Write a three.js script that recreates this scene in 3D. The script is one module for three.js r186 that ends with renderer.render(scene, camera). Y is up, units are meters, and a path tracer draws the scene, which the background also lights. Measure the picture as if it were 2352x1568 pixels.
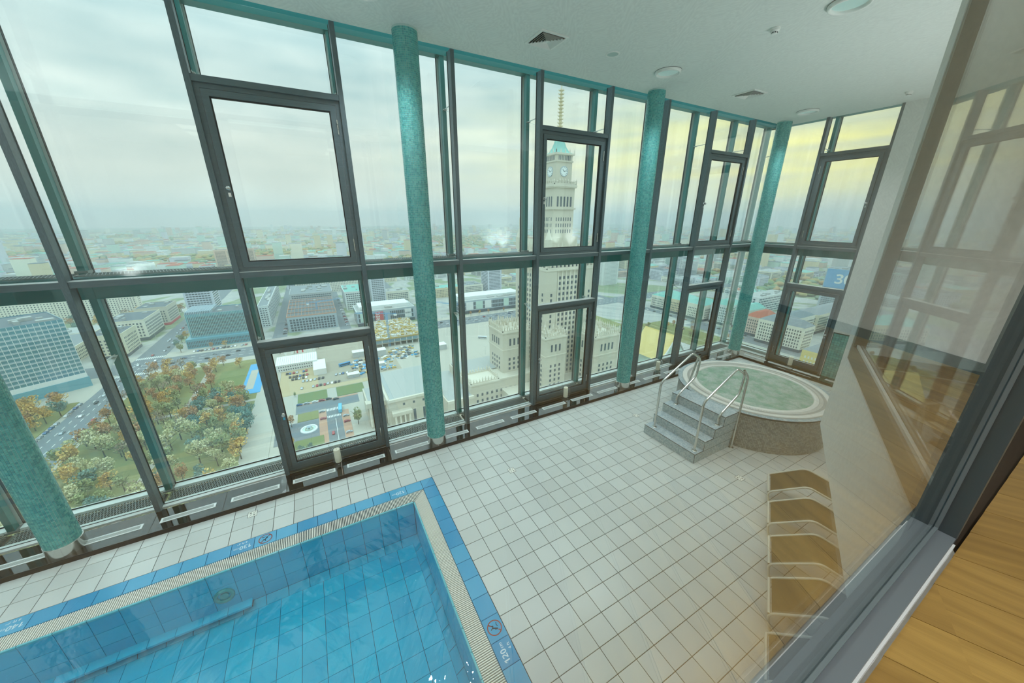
import * as THREE from 'three';
import { mergeGeometries } from 'three/addons/utils/BufferGeometryUtils.js';
import { RoundedBoxGeometry } from 'three/addons/geometries/RoundedBoxGeometry.js';
import { RectAreaLightUniformsLib } from 'three/addons/lights/RectAreaLightUniformsLib.js';
import { FontLoader } from 'three/addons/loaders/FontLoader.js';
import { createNoise2D } from 'simplex-noise';

// ---------- camera, sky, haze, exposure ----------
const scene = new THREE.Scene();
const R = Math.PI / 180;
const camera = new THREE.PerspectiveCamera(88.09, 2352 / 1568, 0.03, 30000);
camera.position.set(-1.16475, 4.09483, 4.8688);
camera.rotation.set(-19.3227 * R, -28.9166 * R, 0.1417 * R, 'YXZ');
camera.updateMatrixWorld(true);
camera.updateProjectionMatrix();

function rng(seed) { let s = seed | 0; return () => { s = (s + 0x6d2b79f5) | 0; let t = Math.imul(s ^ (s >>> 15), 1 | s); t = (t + Math.imul(t ^ (t >>> 7), 61 | t)) ^ t; return ((t ^ (t >>> 14)) >>> 0) / 4294967296; }; }
const noise2 = createNoise2D(rng(11)), noiseB = createNoise2D(rng(12));
const fbm = (x, y, o = 4) => { let s = 0, a = 0.5; for (let i = 0; i < o; i++) { s += a * noise2(x, y); x = x * 2.03 + 7.1; y = y * 2.03 - 3.7; a *= 0.5; } return s; };
const mix = (a, b, t) => a + (b - a) * t, sat = (x) => Math.min(1, Math.max(0, x)), sstep = (a, b, x) => { const t = sat((x - a) / (b - a)); return t * t * (3 - 2 * t); };

{ // layered overcast sky with a low yellow glow towards the setting sun
  const W = 1024, H = 512, d = new Float32Array(W * H * 4), glowAz = Math.atan2(-Math.cos(72 * R), Math.sin(72 * R));
  for (let j = 0; j < H; j++) for (let i = 0; i < W; i++) {
    const el = ((j + 0.5) / H - 0.5) * Math.PI, az = ((i + 0.5) / W - 0.5) * 2 * Math.PI, e = Math.max(el, 0);
    let da = Math.abs(az - glowAz); if (da > Math.PI) da = 2 * Math.PI - da;
    const cx = Math.cos(az), cz = Math.sin(az), k = 1 / (Math.sin(e) + 0.16);
    const band = fbm(cx * k * 1.1 + 3, cz * k * 1.1, 5), streak = fbm(az * 2.2 + 5, e * 26, 4), fine = fbm(cx * k * 4, cz * k * 4, 4);
    let r = mix(0.62, 0.47, sstep(0.02, 0.45, e)), g = mix(0.62, 0.585, sstep(0.0, 0.45, e)), b = mix(0.60, 0.64, sstep(0.0, 0.4, e));
    const cl = (0.10 * band + 0.07 * streak + 0.03 * fine) * sstep(0.03, 0.2, e);
    r += cl * 1.35; g += cl * 1.0; b += cl * 0.85;
    const low = 1 - sstep(0.0, 0.09, e);
    r = mix(r, 0.60, low * 0.7); g = mix(g, 0.64, low * 0.7); b = mix(b, 0.66, low * 0.7);
    const gl = Math.exp(-((da / 0.62) ** 2)) * Math.exp(-(((e - 0.15) / 0.12) ** 2)) * (0.8 + 0.9 * streak);
    r += 0.42 * gl; g += 0.27 * gl; b -= 0.22 * gl;
    const up = 1 + 2.4 * sstep(0.24, 1.25, e);
    const o = (j * W + i) * 4; d[o] = Math.max(0.05, r) * up; d[o + 1] = Math.max(0.05, g) * up; d[o + 2] = Math.max(0.05, b) * up; d[o + 3] = 1;
  }
  const t = new THREE.DataTexture(d, W, H, THREE.RGBAFormat, THREE.FloatType);
  t.mapping = THREE.EquirectangularReflectionMapping; t.magFilter = THREE.LinearFilter; t.needsUpdate = true;
  scene.background = t; scene.backgroundIntensity = 1.0;
}
scene.fog = new THREE.FogExp2(new THREE.Color().setRGB(0.93, 0.98, 1.0), 0.00024);

const renderer = new THREE.WebGLRenderer({ antialias: true });
renderer.toneMapping = THREE.LinearToneMapping;
renderer.toneMappingExposure = 1.6;
renderer.shadowMap.enabled = true;
RectAreaLightUniformsLib.init();
const LAMP = 7.5, ROOM_LAMP = 20, ADDED_UPLIGHT = 24;   // strength of the recessed ceiling lamps, the upper room's panels and the added uplighters

// ---------- helpers ----------
class MB { // collects boxes and geometries, builds one BufferGeometry (uv in metres)
  constructor() { this.p = []; this.n = []; this.u = []; this.i = []; this.c = 0; }
  quad(a, b, c, d, uv) {
    const ux = b[0] - a[0], uy = b[1] - a[1], uz = b[2] - a[2], vx = d[0] - a[0], vy = d[1] - a[1], vz = d[2] - a[2];
    let nx = uy * vz - uz * vy, ny = uz * vx - ux * vz, nz = ux * vy - uy * vx; const l = Math.hypot(nx, ny, nz) || 1;
    nx /= l; ny /= l; nz /= l;
    const lu = Math.hypot(ux, uy, uz), lv = Math.hypot(vx, vy, vz);
    const w = Math.abs(ny) > 0.7 ? (p) => [p[0], -p[2]] : Math.abs(nx) > 0.7 ? (p) => [p[2], p[1]] : (p) => [p[0], p[1]];
    for (const q of [a, b, c, d]) { this.p.push(...q); this.n.push(nx, ny, nz); this.u.push(...w(q)); }
    this.i.push(this.c, this.c + 1, this.c + 2, this.c, this.c + 2, this.c + 3); this.c += 4; return this;
  }
  box(x0, x1, y0, y1, z0, z1, skip = '') {
    if (!skip.includes('f')) this.quad([x0, y0, z1], [x1, y0, z1], [x1, y1, z1], [x0, y1, z1]);
    if (!skip.includes('b')) this.quad([x1, y0, z0], [x0, y0, z0], [x0, y1, z0], [x1, y1, z0]);
    if (!skip.includes('r')) this.quad([x1, y0, z1], [x1, y0, z0], [x1, y1, z0], [x1, y1, z1]);
    if (!skip.includes('l')) this.quad([x0, y0, z0], [x0, y0, z1], [x0, y1, z1], [x0, y1, z0]);
    if (!skip.includes('t')) this.quad([x0, y1, z1], [x1, y1, z1], [x1, y1, z0], [x0, y1, z0]);
    if (!skip.includes('d')) this.quad([x0, y0, z0], [x1, y0, z0], [x1, y0, z1], [x0, y0, z1]);
    return this;
  }
  cbox(x, y, z, w, h, d, skip) { return this.box(x - w / 2, x + w / 2, y, y + h, z - d / 2, z + d / 2, skip); }
  cham(x0, x1, y0, y1, z0, z1, c) { // box with its upper rim chamfered
    const s = y1 - c;
    this.box(x0, x1, y0, s, z0, z1, 't');
    const a = x0 + c, b = x1 - c, e = z0 + c, f = z1 - c;
    this.quad([a, y1, f], [b, y1, f], [b, y1, e], [a, y1, e]);
    this.quad([x0, s, z1], [x1, s, z1], [b, y1, f], [a, y1, f]); this.quad([x1, s, z0], [x0, s, z0], [a, y1, e], [b, y1, e]);
    this.quad([x1, s, z1], [x1, s, z0], [b, y1, e], [b, y1, f]); this.quad([x0, s, z0], [x0, s, z1], [a, y1, f], [a, y1, e]);
    return this;
  }
  add(g, m) {
    g = g.clone(); if (m) g.applyMatrix4(m);
    const p = g.attributes.position, n = g.attributes.normal, u = g.attributes.uv, ix = g.index;
    for (let k = 0; k < p.count; k++) { this.p.push(p.getX(k), p.getY(k), p.getZ(k)); this.n.push(n.getX(k), n.getY(k), n.getZ(k)); this.u.push(u ? u.getX(k) : 0, u ? u.getY(k) : 0); }
    if (ix) for (let k = 0; k < ix.count; k++) this.i.push(this.c + ix.getX(k)); else for (let k = 0; k < p.count; k++) this.i.push(this.c + k);
    this.c += p.count; return this;
  }
  geo() {
    const g = new THREE.BufferGeometry();
    g.setAttribute('position', new THREE.Float32BufferAttribute(this.p, 3)); g.setAttribute('normal', new THREE.Float32BufferAttribute(this.n, 3));
    g.setAttribute('uv', new THREE.Float32BufferAttribute(this.u, 2)); g.setIndex(this.i); return g;
  }
}
const mb = () => new MB(), at = (x, y, z, ry = 0) => new THREE.Matrix4().makeRotationY(ry).setPosition(x, y, z);
const used = new Map();
function numbered(name) { const n = used.get(name) || 0; used.set(name, n + 1); return n ? name + '_' + String(n).padStart(3, '0') : name; }
function tag(o, label, category, group, kind) { if (label) o.userData.label = label; if (category) o.userData.category = category; if (group) o.userData.group = group; if (kind) o.userData.kind = kind; return o; }
function thing(name, label, category, [x, y, z] = [0, 0, 0], turn = 0, group) { const o = new THREE.Group(); o.name = numbered(name); o.position.set(x, y, z); o.rotation.y = turn; scene.add(o); return tag(o, label, category, group); }
function struct(name, label, category, pos, turn) { const o = thing(name, label, category, pos, turn); o.userData.kind = 'structure'; return o; }
function part(parent, name, g, m, label, kind) {
  if (g instanceof MB) g = g.geo();
  const o = new THREE.Mesh(g, m); o.name = name; o.castShadow = o.receiveShadow = true; parent.add(o);
  if (label) o.userData.label = label; if (kind) o.userData.kind = kind; return o;
}
function solid(name, label, category, g, m, kind, group) { const o = part(scene, numbered(name), g, m, label, kind); o.userData.category = category; if (group) o.userData.group = group; return o; }
function copy(root, pos, turn, label) { const c = root.clone(); c.name = numbered(root.name.replace(/_\d{3}$/, '')); c.position.set(...pos); c.rotation.y = turn; if (label) c.userData.label = label; scene.add(c); return c; }
function instanced(parent, name, g, m, mats, kind = 'stuff', colors) {
  const o = new THREE.InstancedMesh(g, m, mats.length); mats.forEach((q, i) => o.setMatrixAt(i, q)); if (colors) colors.forEach((c, i) => o.setColorAt(i, c));
  o.name = name; o.userData.kind = kind; o.castShadow = o.receiveShadow = true; parent.add(o); return o;
}
const V3 = (x, y, z) => new THREE.Vector3(x, y, z);
function tube(pts, r, seg = 40, rad = 10, t = 0.25) { return new THREE.TubeGeometry(new THREE.CatmullRomCurve3(pts.map((p) => V3(...p)), false, 'catmullrom', t), seg, r, rad); }
function bent(pts, rr, r, rad = 10) { // straight runs joined by round bends of radius rr
  const path = new THREE.CurvePath(), v = pts.map((p) => V3(...p)); let last = v[0];
  for (let i = 1; i < v.length - 1; i++) {
    const a = v[i].clone().sub(v[i - 1]), b = v[i + 1].clone().sub(v[i]), k = Math.min(rr, a.length() * 0.45, b.length() * 0.45);
    const p = v[i].clone().addScaledVector(a.normalize(), -k), q = v[i].clone().addScaledVector(b.normalize(), k);
    path.add(new THREE.LineCurve3(last, p)); path.add(new THREE.QuadraticBezierCurve3(p, v[i], q)); last = q;
  }
  path.add(new THREE.LineCurve3(last, v[v.length - 1]));
  return new THREE.TubeGeometry(path, Math.max(24, pts.length * 14), r, rad);
}
const lathe = (pts, seg = 32) => new THREE.LatheGeometry(pts.map((p) => new THREE.Vector2(...p)), seg);
const cyl = (r0, r1, h, s = 16) => new THREE.CylinderGeometry(r0, r1, h, s).translate(0, h / 2, 0);
function texture(w, h, fn, repeat = [1, 1], srgb = true) {
  const d = new Uint8Array(w * h * 4);
  for (let j = 0; j < h; j++) for (let i = 0; i < w; i++) { const c = fn(i / w, j / h, i, j), o = (j * w + i) * 4; d[o] = sat(c[0]) * 255; d[o + 1] = sat(c[1]) * 255; d[o + 2] = sat(c[2]) * 255; d[o + 3] = 255; }
  const t = new THREE.DataTexture(d, w, h); t.wrapS = t.wrapT = THREE.RepeatWrapping; t.magFilter = THREE.LinearFilter; t.repeat.set(...repeat); if (srgb) t.colorSpace = THREE.SRGBColorSpace; t.needsUpdate = true; return t;
}
const per = (f, u, v, s) => { const a = u * 2 * Math.PI, b = v * 2 * Math.PI; return f(Math.cos(a) * s + Math.cos(b) * s * 0.7 + 3, Math.sin(a) * s + Math.sin(b) * s * 0.7 - 2); };  // tileable noise
const std = (color, roughness = 0.6, metalness = 0, extra = {}) => new THREE.MeshStandardMaterial({ color, roughness, metalness, ...extra });
const phy = (color, roughness, extra = {}) => new THREE.MeshPhysicalMaterial({ color, roughness, ...extra });
const mottled = (a, s = 2, q = 256) => texture(q, q, (u, v) => { const n = 1 - a + a * per(fbm, u, v, s) * 1.6; return [n, n, n]; });

// ---------- materials ----------
const plasterTex = mottled(0.03, 3), grimeTex = mottled(0.10, 2.5), brushTex = texture(256, 256, (u, v) => { const n = 0.93 + 0.07 * noise2(u * 3, v * 130); return [n, n, n]; });
const M = {
  ceiling: std('#e9ece6', 0.85, 0, { map: plasterTex }), plaster: std('#e4e5df', 0.8, 0, { map: plasterTex }),
  grout: std('#2b2c29', 0.9), tiles: ['#cfd3cf', '#ccd0cc', '#d2d6d2', '#c9cdc9'].map((c) => phy(c, 0.32)),
  ledge: phy('#0d0f10', 0.045, { clearcoat: 1, clearcoatRoughness: 0.02 }), black: std('#0a0a0a', 0.5),
  frame: std('#62757a', 0.4, 0.15, { map: brushTex }), frameDark: std('#414946', 0.5, 0.15), alu: std('#d3d8d5', 0.4, 0.1), aluWhite: std('#eaeeec', 0.4, 0.05), gasket: std('#15181a', 0.7),
  teal: std('#1d7878', 0.35, 0.25), grate: std('#8b9190', 0.45, 0.3), steel: std('#d2d2cd', 0.2, 0.95), chrome: std('#dcdcdc', 0.12, 1),
  glass: phy('#fafdfc', 0.0, { transmission: 1, thickness: 0, ior: 1.5 }), pane: phy('#fafefc', 0.0, { transmission: 1, thickness: 0, ior: 1.5 }), roomPane: phy('#fcfefd', 0.0, { transmission: 1, thickness: 0, ior: 1.52 }), nearPane: phy('#fcfefd', 0.0, { transmission: 1, thickness: 0, ior: 1.38 }),
  clear: phy('#ffffff', 0.0, { transmission: 1, thickness: 0, ior: 1.5 }), wax: phy('#efe9d2', 0.6, { sheen: 0.2 }),
  mosaicGrout: std('#b9cfc9', 0.8), white: std('#ecece6', 0.45), lampGlass: phy('#9fc4bd', 0.25, { emissive: '#dff3ee', emissiveIntensity: 0.12 }),
  poolBlue: ['#3f9fcb', '#4aa6cf', '#3a97c6'].map((c) => phy(c, 0.22)), poolTile: ['#00bfde', '#02bcdc', '#00c2e0', '#04b8da'].map((c) => phy(c, 0.18)), poolGrout: std('#0b3f55', 0.9), slot: std('#1c1e1c', 0.8), gratingWhite: std('#efeee4', 0.5),
  sling: std('#4d4a3a', 0.85), alFrame: std('#e4e0d2', 0.35, 0.35), red: std('#8f3b2c', 0.6), ink: std('#0a1416', 0.6), print: std('#cfe6f0', 0.6),
};

// ---------- hall shell ----------
const CEIL = 6.44, P = 1.604, K0 = -2.0986, FZ = -1.10, EX = 10.45, HX0 = -10.1, WOOD = 2.97;
const inView = (x, y, z) => { const v = V3(x, y, z).project(camera); return v.z < 1 && Math.abs(v.x) < 1.02 && Math.abs(v.y) < 1.02; };
const bigness = (x, y, z) => { const d = camera.position.distanceTo(V3(x, y, z)); return inView(x, y, z) ? Math.abs(y - camera.position.y) / d ** 3 : 0; };
const r0 = rng(3);

{ // pale floor tiles on dark grout, around the pool
  const floor = struct('floor', 'pale square floor tiles with dark joints around the pool', 'floor');
  part(floor, 'grout_bed', mb().box(0.0, EX, -0.3, -0.006, -0.7, 5.3).box(HX0, 0, -0.3, -0.006, -0.7, 0.0).box(HX0, 0, -0.3, -0.006, 4.0, 5.3), M.grout);
  const list = [], T = 0.25, j = 0.0032, c = 0.0016;
  for (let i = Math.floor(HX0 / T); i * T < EX; i++) for (let k = -3; k * T < 5.25; k++) {
    const x0 = i * T, z0 = Math.max(k * T, -0.665), x1 = Math.min(x0 + T, EX), z1 = k * T + T;
    if (x0 < -0.01 && z0 >= -0.01 && z1 <= 4.01) continue;
    const cx = (x0 + x1) / 2, cz = (z0 + z1) / 2;
    if (Math.hypot(cx - 6.6, cz - 1.38) < 1.2) continue;
    list.push({ x0, x1, z0, z1, cx, cz, s: bigness(cx, 0, cz), v: Math.floor(r0() * M.tiles.length) });
  }
  list.sort((a, b) => b.s - a.s);
  const full = mb().cham(-T / 2 + j, T / 2 - j, -0.012, 0, -T / 2 + j, T / 2 - j, c).geo(), rest = M.tiles.map(() => mb());
  list.forEach((t, n) => {
    if (n < 300 && t.z1 - t.z0 > T - 0.001 && t.x1 - t.x0 > T - 0.001) part(floor, 'tile', full, M.tiles[t.v]).position.set(t.cx, 0, t.cz);
    else rest[t.v].cham(t.x0 + j, t.x1 - j, -0.012, 0, t.z0 + j, t.z1 - j, c);
  });
  const far = rest.map((b) => b.geo()), g = mergeGeometries(far, true);
  part(floor, 'far_tiles', g, M.tiles, null, 'stuff');
}

// ceiling and enclosing walls
part(struct('ceiling', 'smooth white plaster ceiling above the pool hall', 'ceiling'), 'plaster_slab', mb().box(HX0, EX + 0.1, CEIL, CEIL + 0.5, FZ, 10.2), M.ceiling);
solid('wall_left', 'white plaster wall closing the pool hall beyond the pool', 'wall', mb().box(HX0 - 0.3, HX0, -0.3, CEIL, -1.8, 5.5), M.plaster, 'structure');
solid('wall_back', 'white plaster wall under the upper room behind the loungers', 'wall', mb().box(HX0, EX, -0.3, 2.3, 5.3, 5.5), M.plaster, 'structure');
{ // white wall with a mosaic dado at the end of the hall
  const w = struct('wall_right', 'white end wall with a teal mosaic dado beside the glazed door', 'wall');
  part(w, 'plaster_face', mb().box(EX - 0.02, EX + 0.25, 1.3, CEIL, 1.23, 9.5).box(EX - 0.005, EX + 0.25, -0.3, 1.3, 1.23, 9.5), M.plaster);
  const tiles = [[], [], []], s = 0.06, col = ['#5faea8', '#6bb8b0', '#58a39f'].map((c) => phy(c, 0.25));
  for (let z = 1.26; z < 3.4; z += s) for (let y = 0.07; y < 1.27; y += s) tiles[Math.floor(r0() * 3)].push(new THREE.Matrix4().setPosition(EX - 0.008, y + s / 2, z + s / 2));
  const tg = mb().box(-0.006, 0.006, -s / 2 + 0.002, s / 2 - 0.002, -s / 2 + 0.002, s / 2 - 0.002).geo();
  tiles.forEach((m, i) => instanced(w, 'mosaic', tg, col[i], m));
  part(w, 'mosaic_backing', mb().box(EX - 0.006, EX, 0.068, 1.3, 1.24, 3.6), std('#3f5f5e', 0.9));
}

// ---------- black stone ledge and its slot vents ----------
{
  const trim = struct('trim_1', 'polished black stone ledge along the foot of the window wall', 'ledge');
  const r = rng(8), gFull = mb().cham(-P / 4 + 0.0015, P / 4 - 0.0015, 0, 0.068, -1.13, -0.668, 0.002).geo();
  for (let k = -10; k < 15; k++) { const x = K0 + P * (k + 0.5) / 2; if (x > 9.2 || x < HX0) continue; part(trim, 'slab', gFull, M.ledge).position.x = x; }
  part(trim, 'slab', mb().cham(K0 + P * 7 + 0.0015, 10.0, 0, 0.068, -1.13, -0.668, 0.002), M.ledge);
  part(trim, 'front_edge', mb().box(HX0, 10.0, -0.01, 0.062, -0.668, -0.664), M.black);
  for (let n = 0; n < 4; n++) part(trim, 'slab', mb().cham(10.002, EX + 0.04, 0, 0.068, -1.13 + n * 0.85 + 0.0015, -0.28 + n * 0.85 - 0.0015, 0.002), M.ledge);
  part(trim, 'front_edge', mb().box(9.996, 10.0, -0.01, 0.062, -0.668, 2.2), M.black);
}
{
  const proto = thing('slot_vent', 'slim white slot vent let into the black ledge below the windows', 'vent', [0, 0.068, 0], 0, 'slot vents along the ledge');
  const L = 0.31, W = 0.05, f = 0.016;
  part(proto, 'frame', mb().cham(-L, L, 0, 0.006, W - f, W, 0.002).cham(-L, L, 0, 0.006, -W, -W + f, 0.002).cham(-L, -L + f + 0.01, 0, 0.006, -W + f, W - f, 0.002).cham(L - f - 0.01, L, 0, 0.006, -W + f, W - f, 0.002), M.aluWhite);
  part(proto, 'slot_back', mb().box(-L + f, L - f, 0, 0.001, -W + f, W - f), M.slot);
  for (let i = 0; i < 4; i++) part(proto, 'slat', mb().box(-L + f + 0.01, L - f - 0.01, 0.001, 0.0045, -W + f + 0.005 + i * 0.0165, -W + f + 0.0135 + i * 0.0165), M.alu);
  const spots = []; for (let k = -8; k < 15; k++) { const x = K0 + P * (k + 0.5) / 2 - 0.01; if (x < 9.7 && Math.min(...[-4.52, 0.367, 5.22, 10].map((c) => Math.abs(c - x))) > 0.28) spots.push([x, 0.068, -0.87, 0]); }
  for (const z of [-0.35, 0.35, 1.0, 1.75]) spots.push([EX - 0.22, 0.068, z, Math.PI / 2]);
  const near = [[-1.3, 'below the fountain door'], [3.5, 'below the palace door'], [8.3, 'below the door by the whirlpool steps'], [-4.52, 'beside the column at the pool corner'], [0.367, 'beside the column past the fountain door'], [5.22, 'beside the column past the palace door'], [1.9, 'in the bay before the palace door'], [-2.9, 'in the bay before the fountain door'], [6.8, 'in the bay before the whirlpool steps'], [-7, 'left of the pool corner column']];
  spots.forEach(([x, y, z, t], i) => { const o = i ? copy(proto, [x, y, z], t) : proto; o.position.set(x, y, z); o.rotation.y = t; const w = t ? 'behind the whirlpool' : near.reduce((a, b) => (Math.abs(b[0] - x) < Math.abs(a[0] - x) ? b : a))[1]; o.userData.label = 'slim white slot vent in the black ledge ' + w; o.userData.group = 'slot vents ' + w; });
}

// ---------- double skin window wall ----------
const box = (...a) => mb().box(...a);
const grateGeo = (() => { const g = mb(); for (let x = 0.035; x < P - 0.05; x += 0.024) g.box(x, x + 0.004, -0.02, 0, -0.48, -0.18); for (let i = 0; i < 6; i++) g.box(0.03, P - 0.03, -0.02, -0.001, -0.475 + i * 0.058, -0.471 + i * 0.058); return g.geo(); })();
const meshGeo = (() => { const g = mb(), n = 46; for (let i = -3; i < n; i++) { const x = 0.03 + i * (P - 0.06) / n; for (const d of [1, -1]) { const a = x, b = x + 0.09 * d; if (Math.min(a, b) < 0.03 || Math.max(a, b) > P - 0.03) continue; g.quad([a, 0, -0.18], [a + 0.006, 0, -0.18], [b + 0.006, 0, -0.48], [b, 0, -0.48]); g.quad([b, -0.018, -0.48], [b + 0.002, -0.018, -0.48], [a + 0.002, 0, -0.18], [a, 0, -0.18]); } } for (let i = 0; i < 9; i++) g.box(0.03, P - 0.03, -0.016, -0.001, -0.475 + i * 0.036, -0.472 + i * 0.036); return g.geo(); })();
const mullionGeo = new RoundedBoxGeometry(0.062, CEIL - 0.02, 0.155, 1, 0.004).translate(0, (CEIL - 0.02) / 2 + 0.02, -0.0775);
const postGeo = box(-0.035, 0.035, 0.05, 6.6, -0.56, -0.47).geo();
const stripGeo = mb().box(-0.05, 0.05, 0.05, 6.6, -0.64, -0.60).geo(), gasketGeo = mb().box(-0.056, -0.05, 0.05, 6.6, -0.632, -0.597).box(0.05, 0.056, 0.05, 6.6, -0.632, -0.597).geo();
const strutGeo = (() => { const g = mb(); for (const y of [2.34, 5.76]) g.box(-0.006, 0.006, y, y + 0.012, -0.5, -0.15).box(-0.03, 0.03, y - 0.005, y + 0.001, -0.49, -0.4); return g.geo(); })();
const strutTilt = (() => { const g = mb(); for (const y of [2.24, 5.66]) g.quad([-0.03, y + 0.1, -0.48], [0.03, y + 0.1, -0.48], [0.03, y, -0.16], [-0.03, y, -0.16]); return g.geo(); })();
function sash(w, h, edge) { // frame of one casement, w x h, origin bottom left; the outer step and the leaf
  const step = mb(), leaf = mb(), bead = mb(), a = 0.05, b = edge;
  step.box(0, w, 0, a, -0.05, 0).box(0, w, h - a, h, -0.05, 0).box(0, a, a, h - a, -0.05, 0).box(w - a, w, a, h - a, -0.05, 0);
  const f = (g, i, t, z0, z1) => g.box(i, w - i, i, i + t, z0, z1).box(i, w - i, h - i - t, h - i, z0, z1).box(i, i + t, i + t, h - i - t, z0, z1).box(w - i - t, w - i, i + t, h - i - t, z0, z1);
  f(leaf, a + 0.006, b - 0.012, -0.05, 0.012); f(bead, a + b - 0.006, 0.012, -0.046, -0.01);
  return [step, leaf, bead, a + b];
}
function casement(name, label, root, u, y, w, h, flip) { // door or window of the inner skin
  const d = struct(name, label, name.startsWith('door') ? 'door' : 'window'); d.position.copy(root.position); d.rotation.y = root.rotation.y;
  const o = new THREE.Vector3(u, y, -0.055).applyAxisAngle(V3(0, 1, 0), root.rotation.y); d.position.add(o);
  const [s, l, b, e] = sash(w, h, 0.082);
  part(d, 'outer_frame', s, M.frame); const leaf = part(d, 'leaf', l, M.frame); part(leaf, 'glazing_bead', b, M.gasket);
  part(d, 'pane', box(e, w - e, e, h - e, -0.034, -0.026), M.pane, 'clear glass pane');
  const hx = flip ? 0.058 : w - 0.058, kx = flip ? w - 0.1 : 0.1, ky = h * 0.48;
  for (const hy of [0.22, h - 0.4]) { const hg = part(d, 'hinge', mb().add(cyl(0.011, 0.011, 0.055, 10), at(hx, hy, 0.02)).add(cyl(0.011, 0.011, 0.055, 10), at(hx, hy + 0.06, 0.02)).add(cyl(0.011, 0.011, 0.055, 10), at(hx, hy + 0.12, 0.02)), M.steel); }
  const kn = part(d, 'handle', mb().add(lathe([[0, 0.058], [0.018, 0.056], [0.027, 0.045], [0.027, 0.036], [0.012, 0.028], [0.01, 0.006], [0.026, 0.005], [0.026, 0], [0, 0]], 20), new THREE.Matrix4().makeRotationX(Math.PI / 2).setPosition(kx, ky, 0.012)), M.chrome, 'chrome knob');
  part(kn, 'keyhole_plate', mb().add(new RoundedBoxGeometry(0.03, 0.05, 0.006, 1, 0.002), at(kx, ky - 0.075, 0.014)), M.chrome);
  return d;
}
function bay(root, u, w, kind, n, flip, words, cut) { // panes, rails, cavity of the bay that starts at mullion u
  const i = 0.031, a = u + i, b = u + w - i, g = box(a, b, 3.312, 3.385, -0.13, -0.018);
  part(root, 'transom', g, M.frame); part(root, 'transom_cap', box(a, b, 3.385, 3.391, -0.135, -0.016), M.alu);
  part(root, 'bottom_rail', box(a, b, 0.055, 0.085, -0.185, -0.06), M.alu); part(root, 'bottom_gasket', box(a, b, 0.08, 0.09, -0.135, -0.125), M.gasket);
  if (kind) {
    part(root, 'head_rail', box(a, b, 2.302, 2.375, -0.13, -0.01), M.frame); part(root, 'head_rail_cap', box(a, b, 2.375, 2.38, -0.135, -0.008), M.alu); part(root, 'head_rail', box(a, b, 5.572, 5.64, -0.13, -0.01), M.frame);
    part(root, 'threshold', box(a, b, 0.068, 0.1, -0.13, -0.03), M.frameDark);
    casement('door_' + n, 'dark framed glass balcony door ' + words, root, a, 0.1, w - 2 * i, 2.2, flip);
    casement('window_' + n, 'dark framed opening window above the glass door ' + words, root, a, 3.392, w - 2 * i, 2.178, flip);
    part(root, 'pane', box(a, b, 2.38, 3.312, -0.132, -0.124), M.pane); part(root, 'pane', box(a, b, 5.64, CEIL, -0.132, -0.124), M.pane);
  } else { part(root, 'pane', box(a, b, 0.085, 3.312, -0.132, -0.124), M.pane); part(root, 'pane', box(a, b, 3.39, CEIL, -0.132, -0.124), M.pane); }
  if (cut) return;
  const lo = part(root, 'cavity_grating', u < 1 ? meshGeo : grateGeo, M.grate, null, 'stuff'); lo.position.set(u, 0.062, 0); lo.scale.x = w / P;
  const up = part(root, 'cavity_grating', meshGeo, M.grate, null, 'stuff'); up.position.set(u, 3.432, 0); up.scale.x = w / P;
  part(root, 'grating_tray', box(u + 0.03, u + w - 0.03, -0.02, 0.012, -0.5, -0.17), M.frameDark);
  part(root, 'walkway_beam', box(u, u + w, 3.10, 3.40, -0.49, -0.475).box(u, u + w, 3.385, 3.40, -0.475, -0.2).box(u, u + w, 3.33, 3.40, -0.185, -0.175), M.teal, 'teal walkway edge beam');
  part(root, 'outer_sill', box(u, u + w, 0.03, 0.085, -0.66, -0.5), M.aluWhite); part(root, 'outer_gasket', box(u, u + w, 0.085, 0.1, -0.625, -0.61), M.gasket);
  part(root, 'outer_head', box(u, u + w, 6.50, 6.95, -0.62, -0.45), M.teal, 'teal head beam');
  part(root, 'outer_pane', box(u + 0.05, u + w - 0.05, 0.1, 6.5, -0.622, -0.614), M.glass);
}
function spine(root, u, label) {
  part(root, 'mullion', mullionGeo, M.frame).position.x = u;
  part(root, 'mullion_gasket', box(-0.036, 0.036, 0.02, CEIL, -0.15, -0.135), M.gasket).position.x = u;
  const p = part(root, 'outer_post', postGeo, M.teal, 'teal outer post'); p.position.x = u; part(p, 'cover_strip', stripGeo, M.alu); part(p, 'strip_gasket', gasketGeo, M.gasket);
  const s = part(root, 'strut', strutGeo, M.alu); s.position.x = u; part(s, 'strut_plate', strutTilt, M.alu);
  part(p, 'foot_clamp', box(-0.06, 0.06, 0.062, 0.09, -0.58, -0.45).box(-0.06, 0.06, 3.432, 3.46, -0.58, -0.45), M.grate);
}
{
  const root = struct('wall_front', 'tall double skin window wall overlooking the city', 'window wall', [0, 0, FZ]);
  for (let k = -5; k <= 8; k++) spine(root, K0 + P * k);
  const words = { 0: 'overlooking the fountain square', 3: 'overlooking the clock tower palace', 6: 'next to the whirlpool steps' };
  let n = 1;
  for (let k = -5; k < 8; k++) bay(root, K0 + P * k, P, words[k], words[k] ? n++ : 0, false, words[k]);
  part(root, 'corner_post', box(EX - 0.03, EX + 0.1, 0.02, CEIL, -0.13, 0), M.frame);
  bay(root, K0 + P * 8, EX + 0.62 - (K0 + P * 8), null, 0);
  const end = struct('wall_end', 'short double skin window wall behind the whirlpool', 'window wall', [EX, 0, 0], -Math.PI / 2);
  spine(end, -0.13); spine(end, 1.2); bay(end, FZ - 0.6, -0.13 - FZ + 0.6, null, 0); bay(end, -0.13, 1.33, true, 4, true, 'behind the whirlpool');
}

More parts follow.
